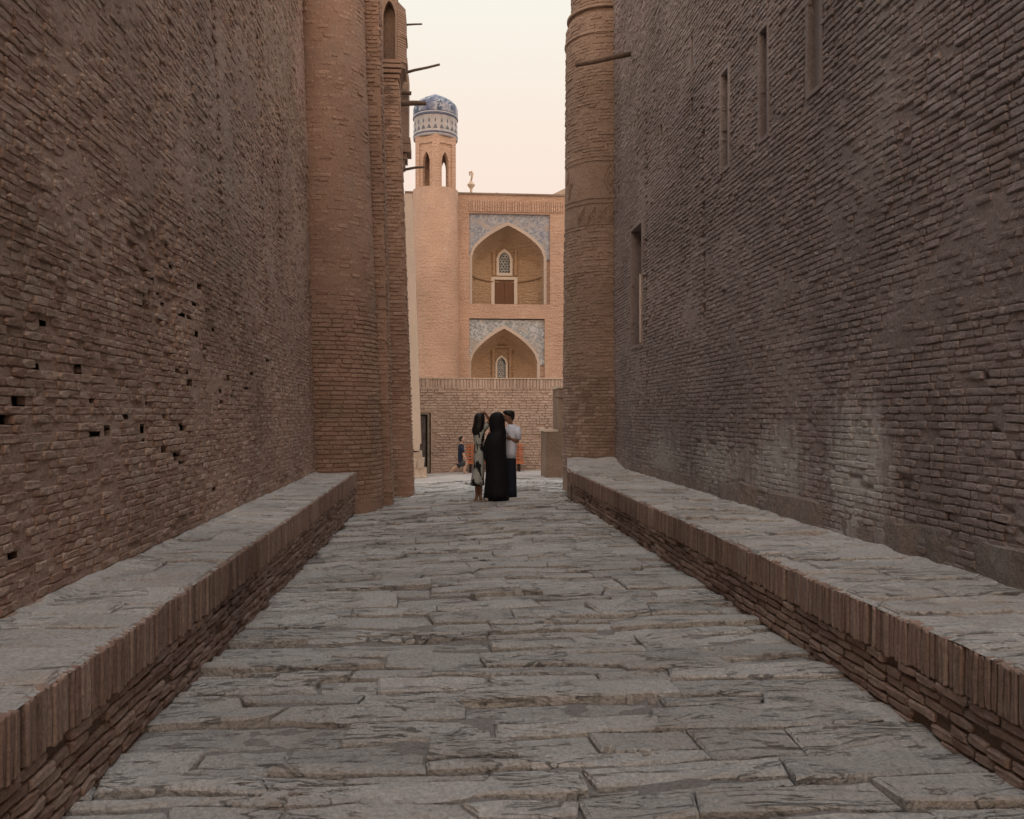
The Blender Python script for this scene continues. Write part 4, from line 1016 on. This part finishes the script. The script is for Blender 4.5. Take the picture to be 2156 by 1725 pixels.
m.build('tile_pattern', plain('teal_tile', (.12,.14,.17), rough=.4, vary=.3), T9)
m = MB(); m.lathe(cxT, YT, [(46.9*k_, zz(255)), (47.4*k_, zz(254)), (47.4*k_, zz(251.5)), (46.9*k_, zz(250.5))], 40); m.lathe(cxT, YT, [(46.2*k_, zz(293)), (46.8*k_, zz(292.5)), (46.8*k_, zz(290)), (46.2*k_, zz(289.5))], 40); m.build('blue_band', plain('dark_blue_tile', (.09,.11,.17), rough=.4, vary=.3), T9)
m = MB(); m.lathe(cxT, YT, [(45.8*k_, zz(251)), (46.6*k_, zz(246)), (46.6*k_, zz(234)), (43.5*k_, zz(225)), (37*k_, zz(218)), (27*k_, zz(211.5)), (17*k_, zz(206.5)), (8*k_, zz(202.2)), (1*k_, zz(198.8))], 40); m.build('dome', M_DO, T9, True)
m = MB(); m.lathe(cxT, YT, [(44*k_, zl1-.04), (.1, zl1-.02)], 24); m.build('lantern_ceiling', M_FA, T9)

# ------------------------------------------------------------------ bench by the low wall
T10 = thing('park_bench', 'orange slatted wooden bench in front of the low wall, behind the group of people', 'bench', PY(1042, 997, 26.1))
M_OR = plain('orange_paint', (.42,.15,.07), rough=.5, vary=.15); Y = 26.15
bx0, bx1 = PY(982, 950, Y).x, PY(1103, 950, Y).x; gzb = gz(1, Y)+.01
def bz(py): return PY(1040, py, Y).z
for i in range(6):
    z0 = bz(974-i*6.6); m = MB(); yb = Y+.16+.02*i; m.box(bx0, bx1, yb, yb+.02, z0, z0+.062, .002); m.build('slat', M_OR, T10)
for i in range(4):
    m = MB(); m.box(bx0, bx1, Y-.32+i*.12, Y-.32+i*.12+.095, bz(974)-.03, bz(974), .002); m.build('seat_slat', M_OR, T10)
M_IR = plain('dark_iron', (.03,.022,.02), rough=.6)
for x in (bx0+.12, (bx0+bx1)/2, bx1-.16):
    m = MB(); m.box(x-.03, x+.03, Y-.28, Y-.22, gzb, bz(974)-.03); m.box(x-.03, x+.03, Y+.12, Y+.18, gzb, bz(974)-.03); m.box(x-.028, x+.028, Y-.28, Y+.2, bz(974)-.07, bz(974)-.031)
    m.prism([(x-.025, Y+.18, bz(974)), (x+.025, Y+.18, bz(974)), (x+.025, Y+.22, bz(974)), (x-.025, Y+.22, bz(974))], [(x-.025, Y+.28, bz(936)), (x+.025, Y+.28, bz(936)), (x+.025, Y+.32, bz(936)), (x-.025, Y+.32, bz(936))])
    m.build('leg', M_IR, T10)

# ------------------------------------------------------------------ people
SKIN = plain('skin', (.30,.17,.115), rough=.6, vary=.05); SKIND = plain('skin_brown', (.22,.115,.075), rough=.6, vary=.05)
HAIR = plain('black_hair', (.012,.010,.010), rough=.5, spec=.3, vary=.3, vs=60)
def skin_body(name, J, E, parent, mat, root='pelvis', sub=2):
    names = list(J); me = bpy.data.meshes.new(name)
    me.from_pydata([J[n][:3] for n in names], [(names.index(a), names.index(b_)) for a, b_ in E], [])
    ob = bpy.data.objects.new(name, me); COL.objects.link(ob)
    md = ob.modifiers.new('skin', 'SKIN'); md.use_smooth_shade = True; md.branch_smoothing = .4
    for i, n in enumerate(names):
        sv = me.skin_vertices[0].data[i]; r = J[n][3]; sv.radius = (r, r) if not isinstance(r, tuple) else r; sv.use_root = (n == root)
    s = ob.modifiers.new('sub', 'SUBSURF'); s.levels = sub; s.render_levels = sub
    dg = bpy.context.evaluated_depsgraph_get(); dg.update()
    me2 = bpy.data.meshes.new_from_object(ob.evaluated_get(dg)); bpy.data.objects.remove(ob)
    me2.materials.clear(); me2.materials.append(mat)
    for p_ in me2.polygons: p_.use_smooth = True
    o = bpy.data.objects.new(name, me2); COL.objects.link(o); o.parent = parent
    return o
def cloth(name, rings, mat, parent, n=28, fold=.0, nf=9, seed=0, cap=True):
    """rings: (cx, cy, z, rx, ry)"""
    R = []
    for i, (cx, cy, z, rx, ry) in enumerate(rings):
        t = i/(len(rings)-1); r = []
        for k in range(n):
            a = 2*math.pi*k/n; f = 1+fold*t*(math.sin(nf*a+seed)+.5*math.sin((nf*2-3)*a+seed*2))+.015*noise.noise((math.cos(a)*2, math.sin(a)*2, z*4+seed))
            r.append((cx+rx*f*math.cos(a), cy+ry*f*math.sin(a), z))
        R.append(r)
    m = MB(); m.loft(R, cap); me = mesh(name, m.V, m.F, True); me.materials.append(mat)
    o = bpy.data.objects.new(name, me); COL.objects.link(o); o.parent = parent; return o
YP = 16.25; Z0 = 1635
def at(zx, zy, dy=0): return ((zx-ZX)/926., dy, (Z0-zy)/926.)
def ground_at(px):
    p = PY(px, 1058, YP); p.z = gz(p.x, p.y)+.012; return p
def hand(m, w, d, s=1.0, up=Vector((0, 0, 1))):
    """palm and five curled fingers; w wrist point, d direction"""
    w = Vector(w); d = Vector(d).normalized(); sd = d.cross(up).normalized(); nn = sd.cross(d)
    m.tube([w, w+d*.04*s, w+d*.085*s], [.026*s, .038*s, .030*s], 8)
    for i, (o_, ln) in enumerate(((-.027, .062), (-.009, .075), (.009, .070), (.027, .055))):
        b0 = w+d*.080*s+sd*o_*s; m.tube([b0, b0+d*ln*.5*s-nn*.006*s, b0+d*ln*.85*s-nn*.026*s], [.0095*s, .009*s, .007*s], 6)
    b0 = w+d*.03*s-sd*.03*s; m.tube([b0, b0+(d*.6-sd)*.03*s, b0+(d*1.2-sd)*.045*s-nn*.01*s], [.012*s, .010*s, .008*s], 6)
def hand_obj(parent, w, d, mat, s=1.0):
    m = MB(); hand(m, w, d, s); me = mesh('hand', m.V, m.F, True); me.materials.append(mat); o = bpy.data.objects.new('hand', me); COL.objects.link(o); o.parent = parent
def head(parent, c, r, face, mat):
    """egg head with brow, nose, lips, chin, ears; face = unit direction in plan"""
    c = Vector(c); f = Vector(face).normalized(); s = f.cross(UP).normalized(); u_ = s.cross(f); V = []; F = []; nu, nv = 20, 14
    for j in range(nv+1):
        ph = math.pi*j/nv
        for i in range(nu):
            th = 2*math.pi*i/nu; x = math.sin(ph)*math.cos(th); y = math.sin(ph)*math.sin(th); z = math.cos(ph)
            rx = r*(.98 if x < 0 else .92)*(1-.18*max(0, -z)); ry = r*.78*(1-.30*max(0, -z)); rz = r*1.22
            px = x*rx+(.05*r if (z < -.5 and x > 0) else 0)
            if x > .8 and -.25 < z < .12: px += r*.24*max(0, 1-abs(y)*4.5)*(1-abs(z+.12)*3)
            if x > .6 and -.62 < z < -.45: px += r*.05
            if x > .6 and .08 < z < .2: px += -r*.04*(1 if abs(y) > .15 else 0)
            V.append(c+f*px+s*(y*ry)+u_*(z*rz))
    for j in range(nv):
        for i in range(nu): F.append((j*nu+i, j*nu+(i+1) % nu, (j+1)*nu+(i+1) % nu, (j+1)*nu+i))
    me = mesh('head', V, F, True); me.materials.append(mat); o = bpy.data.objects.new('head', me); COL.objects.link(o); o.parent = parent
    m = MB()
    for q in (-1, 1): e = c+s*q*r*.76-f*.01; m.tube([e+u_*.02, e+s*q*.012, e-u_*.025], [.012, .018, .008], 6)
    me = mesh('ear', m.V, m.F, True); me.materials.append(mat); o = bpy.data.objects.new('ear', me); COL.objects.link(o); o.parent = parent
    m = MB()
    for q in (-1, 1): e = c+f*r*.84+s*q*r*.30+u_*r*.10; m.tube([e-s*.012, e+f*.004, e+s*.012], [.003, .007, .003], 6)
    me = mesh('eye', m.V, m.F, True); me.materials.append(HAIR); o = bpy.data.objects.new('eye', me); COL.objects.link(o); o.parent = parent
    m = MB(); e = c+f*r*.90-u_*r*.58; m.tube([e-s*.022-f*.006, e, e+s*.022-f*.006], [.003, .006, .003], 6)
    me = mesh('mouth', m.V, m.F, True); me.materials.append(plain('lips', (.22,.08,.06))); o = bpy.data.objects.new('mouth', me); COL.objects.link(o); o.parent = parent

# woman in the patterned dress (back to us, turned right)
ZX = 285
g0 = ground_at(1008.5); PA = thing('person', 'person with long black hair in pale grey midi dress with black blotches', 'person', g0)
J = {'pelvis': (*at(285, 800), (.13, .10)), 'waist': (*at(285, 650), (.10, .08)), 'chest': (*at(285, 480), (.12, .10)), 'neck': (*at(295, 345), .045), 'head': (*at(300, 300), .05),
     'shR': (*at(355, 400), .055), 'elR': (*at(478, 235, -.02), .036), 'wrR': (*at(400, 105, -.02), .024), 'haR': (*at(378, 95, -.02), .024),
     'shL': (*at(225, 400, .04), .05), 'elL': (*at(225, 600, .16), .036), 'wrL': (*at(300, 560, .28), .026),
     'hiR': (*at(312, 860), .062), 'knR': (*at(312, 1210), .055), 'calR': (*at(310, 1340, .015), .05), 'anR': (*at(305, 1560), .032), 'toR': (*at(320, 1610, -.12), .03),
     'hiL': (*at(262, 860), .062), 'knL': (*at(255, 1210), .055), 'calL': (*at(252, 1340, .015), .05), 'anL': (*at(250, 1560), .032), 'toL': (*at(225, 1610, -.10), .03)}
E = [('pelvis','waist'),('waist','chest'),('chest','neck'),('neck','head'),('chest','shR'),('shR','elR'),('elR','wrR'),('wrR','haR'),('chest','shL'),('shL','elL'),('elL','wrL'),('pelvis','hiR'),('hiR','knR'),('knR','calR'),('calR','anR'),('anR','toR'),('pelvis','hiL'),('hiL','knL'),('knL','calL'),('calL','anL'),('anL','toL')]
skin_body('body', J, E, PA, SKIND)
hand_obj(PA, at(405, 108, -.02), (-1, 0, .25), SKIND, .9)
head(PA, at(300, 205), .092, (.8, .6, 0), SKIND)
m, N, L, b = base_mat('blotched_dress', .9); g = N.new('ShaderNodeTexCoord'); n1 = N.new('ShaderNodeTexNoise'); n1.inputs['Scale'].default_value = 5.5; n1.inputs['Detail'].default_value = 2; n1.inputs['Distortion'].default_value = 1.2
mp = N.new('ShaderNodeMapping'); mp.inputs['Scale'].default_value = (1.2, 1.2, .7); L.new(g.outputs['Object'], mp.inputs[0]); L.new(mp.outputs[0], n1.inputs['Vector'])
r = N.new('ShaderNodeValToRGB'); e = r.color_ramp.elements; e[0].position = .455; e[0].color = (.015,.016,.016,1); e[1].position = .49; e[1].color = (.42,.45,.43,1); L.new(n1.outputs['Fac'], r.inputs[0]); L.new(r.outputs[0], b.inputs['Base Color']); M_DR = m
c = lambda zx, zy, w, d, dy=0: ((zx-ZX)/926., dy, (Z0-zy)/926., w/926., d)
cloth('dress', [c(295, 365, 40, .05), c(290, 390, 92, .11), c(285, 450, 102, .12), c(285, 560, 98, .12), c(288, 650, 84, .105), c(288, 740, 88, .12), c(288, 850, 92, .14), c(285, 1000, 98, .155), c(272, 1150, 106, .17), c(262, 1290, 116, .185), c(255, 1370, 122, .19), c(256, 1360, 112, .18)], M_DR, PA, fold=.05, nf=7)
m = MB(); m.tube([at(350, 395), at(410, 320, -.01), at(435, 285, -.015)], [.062, .058, .055], 10); me = mesh('sleeve', m.V, m.F, True); me.materials.append(M_DR); o = bpy.data.objects.new('sleeve', me); COL.objects.link(o); o.parent = PA
cloth('hair', [c(300, 92, 30, .03), c(298, 110, 70, .08), c(293, 160, 92, .108, -.01), c(290, 230, 96, .108, -.015), c(280, 300, 98, .10, -.03), c(262, 370, 100, .085, -.06), c(245, 430, 84, .06, -.075), c(235, 480, 50, .035, -.08)], HAIR, PA, fold=.10, nf=11, seed=2)
for (zx, sx) in ((318, .0), (228, 0)):
    m = MB(); x0, _, z0 = at(zx, 1625); m.box(x0-.04, x0+.04, -.17, .06, .0, .022); me = mesh('sandal', m.V, m.F); me.materials.append(plain('sandal', (.25,.18,.14))); o = bpy.data.objects.new('sandal', me); COL.objects.link(o); o.parent = PA

# woman in black
ZX = 580
g0 = ground_at(1043.5); g0.y -= .12; PB_ = thing('person', 'person draped head to foot in a black robe and headscarf', 'person', g0)
BLK = plain('black_cloth', (.008,.008,.011), rough=.75, spec=.25, vary=.3)
J = {'pelvis': (*at(570, 800), (.15, .12)), 'chest': (*at(580, 500), (.13, .11)), 'neck': (*at(590, 370), .05), 'head': (*at(600, 230), .08),
     'shR': (*at(690, 440), .06), 'elR': (*at(700, 640, .10), .045), 'wrR': (*at(690, 520, .25), .028), 'shL': (*at(480, 460), .06), 'elL': (*at(420, 660, .04), .045), 'wrL': (*at(480, 600, .24), .028),
     'hiR': (*at(640, 860), .10), 'knR': (*at(640, 1220), .06), 'anR': (*at(640, 1560), .035), 'toR': (*at(640, 1605, .12), .03), 'hiL': (*at(510, 860), .10), 'knL': (*at(500, 1220), .06), 'anL': (*at(440, 1570), .035), 'toL': (*at(405, 1600, -.10), .03)}
E = [('pelvis','chest'),('chest','neck'),('neck','head'),('chest','shR'),('shR','elR'),('elR','wrR'),('chest','shL'),('shL','elL'),('elL','wrL'),('pelvis','hiR'),('hiR','knR'),('knR','anR'),('anR','toR'),('pelvis','hiL'),('hiL','knL'),('knL','anL'),('anL','toL')]
skin_body('body', J, E, PB_, SKIN)
head(PB_, at(605, 225), .095, (.3, 1, 0), SKIN)
cloth('robe', [c(600, 400, 90, .09), c(610, 440, 140, .14), c(590, 500, 168, .16), c(568, 600, 186, .19), c(556, 700, 198, .20), c(552, 800, 205, .20), c(566, 900, 194, .20), c(580, 1000, 182, .20), c(588, 1150, 186, .21), c(586, 1350, 200, .24), c(585, 1500, 210, .26), c(586, 1632, 222, .27), c(586, 1625, 212, .26)], BLK, PB_, fold=.05, nf=7, seed=1)
cloth('headscarf', [c(605, 92, 30, .03), c(603, 105, 75, .08), c(597, 150, 118, .12), c(595, 220, 137, .135), c(597, 300, 141, .135), c(603, 370, 138, .125), c(615, 440, 146, .135), c(620, 500, 140, .15), c(622, 540, 90, .12)], BLK, PB_, fold=.02, nf=6, seed=3)
m = MB(); x0, _, z0 = at(410, 1620); m.loft([[(x0+.045*math.cos(a)*s, -.10+.11*math.sin(a)*s, h) for a in [i*math.pi/6 for i in range(12)]] for s, h in ((1, .0), (1, .03), (.75, .055))]); me = mesh('shoe', m.V, m.F, True); me.materials.append(plain('pale_shoe', (.35,.31,.29))); o = bpy.data.objects.new('shoe', me); COL.objects.link(o); o.parent = PB_

# man in white T-shirt, head bowed over a phone, facing left
ZX = 860
g0 = ground_at(1077.5); g0.y += .12; PC_ = thing('person', 'person in white T-shirt and dark trousers, head bowed over a phone', 'person', g0)
J = {'pelvis': (*at(855, 900), (.13, .11)), 'waist': (*at(860, 740), (.12, .10)), 'chest': (*at(875, 500), (.14, .12)), 'neck': (*at(858, 340), .055), 'nk2': (*at(835, 280), .05),
     'shR': (*at(950, 420, -.10), .06), 'elR': (*at(965, 640, -.12), .045), 'wrR': (*at(840, 575, -.14), .028),
     'shL': (*at(800, 430, .15), .06), 'elL': (*at(830, 640, .2), .045), 'wrL': (*at(740, 560, .1), .028),
     'hiR': (*at(885, 940, -.04), .062), 'knR': (*at(890, 1260, -.04), .052), 'anR': (*at(905, 1560, -.02), .04), 'toR': (*at(800, 1605, -.06), .034),
     'hiL': (*at(828, 940, .06), .062), 'knL': (*at(815, 1260, .06), .062), 'anL': (*at(815, 1560, .08), .04), 'toL': (*at(730, 1605, .06), .034)}
E = [('pelvis','waist'),('waist','chest'),('chest','neck'),('neck','nk2'),('chest','shR'),('shR','elR'),('elR','wrR'),('chest','shL'),('shL','elL'),('elL','wrL'),('pelvis','hiR'),('hiR','knR'),('knR','anR'),('anR','toR'),('pelvis','hiL'),('hiL','knL'),('knL','anL'),('anL','toL')]
skin_body('body', J, E, PC_, SKIND)
head(PC_, at(815, 205), .10, (-.9, -.15, -.42), SKIN)
hand_obj(PC_, at(845, 577, -.14), (-1, 0, .35), SKIND, 1)
WHT = plain('white_cotton', (.72,.78,.92), vary=.06, vs=10)
cloth('t_shirt', [c(862, 325, 58, .06), c(870, 350, 80, .10), c(875, 400, 112, .15), c(872, 470, 122, .16), c(868, 560, 112, .145), c(862, 700, 102, .14), c(856, 820, 96, .14), c(852, 925, 92, .14), c(852, 920, 82, .13)], WHT, PC_, fold=.02, nf=5, seed=4)
m = MB(); m.tube([at(935, 390, -.09), at(965, 480, -.12), at(968, 590, -.13)], [.075, .070, .066], 12); me = mesh('sleeve', m.V, m.F, True); me.materials.append(WHT); o = bpy.data.objects.new('sleeve', me); COL.objects.link(o); o.parent = PC_
NAV = plain('dark_trousers', (.016,.020,.035), vary=.2)
cloth('trousers', [c(855, 880, 86, .13), c(855, 960, 90, .13), c(858, 1100, 88, .13), c(860, 1300, 92, .14), c(862, 1480, 92, .14), c(862, 1615, 96, .15), c(862, 1610, 84, .13)], NAV, PC_, fold=.05, nf=2, seed=1)
cloth('hair', [c(812, 70, 35, .03), c(812, 82, 78, .08), c(812, 112, 108, .105), c(834, 150, 92, .108), c(860, 190, 64, .10), c(880, 228, 38, .07), c(888, 252, 14, .03)], HAIR, PC_, fold=.06, nf=9, seed=6)
for (zx, dy) in ((845, -.04), (775, .08)):
    m = MB(); x0, _, z0 = at(zx, 1620); m.loft([[(x0-.02+.12*math.cos(a)*s, dy+.045*math.sin(a)*s, h) for a in [i*math.pi/6 for i in range(12)]] for s, h in ((1, .0), (1, .035), (.7, .07))]); me = mesh('shoe', m.V, m.F, True); me.materials.append(plain('grey_shoe', (.16,.18,.20))); o = bpy.data.objects.new('shoe', me); COL.objects.link(o); o.parent = PC_
m = MB(); p = g0+Vector(at(800, 535, -.16)); d_ = Vector((-.35, 0, .9)).normalized(); s_ = Vector((0, 1, 0)); n_ = d_.cross(s_)
V = [d_*a*.075+s_*b__*.037+n_*q*.005 for q in (-1, 1) for a, b__ in ((-1, -1), (1, -1), (1, 1), (-1, 1))]
m.add(V, [(3,2,1,0), (4,5,6,7), (0,1,5,4), (1,2,6,5), (2,3,7,6), (3,0,4,7)])
o = m.build('mobile_phone', plain('phone_black', (.02,.02,.025), rough=.3)); o.location = p; o['label'] = 'dark mobile phone held by the person in the white T-shirt'; o['category'] = 'phone'

# person crouching beside the bench
ZX = 600; Z0 = 1440; 
def at(zx, zy, dy=0): return ((zx-ZX)/1000., dy, (Z0-zy)/1000.)
c = lambda zx, zy, w, d, dy=0: ((zx-ZX)/1000., dy, (Z0-zy)/1000., w/1000., d)
g0 = PY(973.5, 998, 25.7); g0.z = gz(g0.x, g0.y)+.012
PD = thing('person', 'person in dark clothes and shorts crouching low at the end of the orange bench', 'person', g0)
J = {'pelvis': (*at(560, 1120), (.12, .11)), 'waist': (*at(550, 950), (.10, .10)), 'chest': (*at(555, 700), (.12, .11)), 'neck': (*at(570, 540), .045), 'nk2': (*at(578, 480), .045),
     'shR': (*at(575, 650, -.13), .05), 'elR': (*at(640, 880, -.15), .036), 'wrR': (*at(710, 1040, -.12), .026), 'shL': (*at(575, 650, .13), .05), 'elL': (*at(650, 880, .15), .036), 'wrL': (*at(720, 1020, .1), .026),
     'knR': (*at(700, 1130, -.12), .06), 'anR': (*at(650, 1370, -.14), .032), 'toR': (*at(740, 1415, -.14), .026),
     'knL': (*at(470, 1200, .10), .055), 'calL': (*at(380, 1270, .10), .05), 'anL': (*at(270, 1370, .10), .032), 'toL': (*at(230, 1415, .10), .026)}
E = [('pelvis','waist'),('waist','chest'),('chest','neck'),('neck','nk2'),('chest','shR'),('shR','elR'),('elR','wrR'),('chest','shL'),('shL','elL'),('elL','wrL'),('pelvis','knR'),('knR','anR'),('anR','toR'),('pelvis','knL'),('knL','calL'),('calL','anL'),('anL','toL')]
SKL = plain('skin_light', (.50,.33,.25), rough=.6, vary=.05)
skin_body('body', J, E, PD, SKL); head(PD, at(590, 410), .085, (1, -.1, -.3), SKL); hand_obj(PD, at(705, 1035, -.12), (.4, 0, -.9), SKL, .8)
NV = plain('navy_top', (.015,.022,.045), vary=.2)
cloth('top', [c(570, 540, 45, .06), c(565, 580, 80, .13), c(555, 660, 92, .16), c(545, 850, 82, .14), c(548, 1000, 82, .14), c(555, 1110, 90, .15), c(556, 1100, 80, .13)], NV, PD, fold=.03, nf=5)
m = MB(); m.tube([at(575, 640, -.13), at(605, 760, -.145), at(618, 800, -.15)], [.06, .052, .05], 10); me = mesh('sleeve', m.V, m.F, True); me.materials.append(NV); o = bpy.data.objects.new('sleeve', me); COL.objects.link(o); o.parent = PD
m = MB(); m.tube([at(550, 1120, -.05), at(640, 1135, -.10), at(700, 1140, -.12)], [.11, .085, .078], 12); m.tube([at(560, 1120, .05), at(510, 1170, .08), at(465, 1205, .10)], [.11, .085, .075], 12); me = mesh('shorts', m.V, m.F, True); me.materials.append(plain('dark_shorts', (.04,.05,.06))); o = bpy.data.objects.new('shorts', me); COL.objects.link(o); o.parent = PD
cloth('hair', [c(580, 305, 20, .02), c(575, 320, 60, .07), c(562, 365, 66, .088), c(552, 420, 50, .085), c(556, 470, 28, .055), c(560, 485, 12, .02)], HAIR, PD, fold=.05, nf=8)
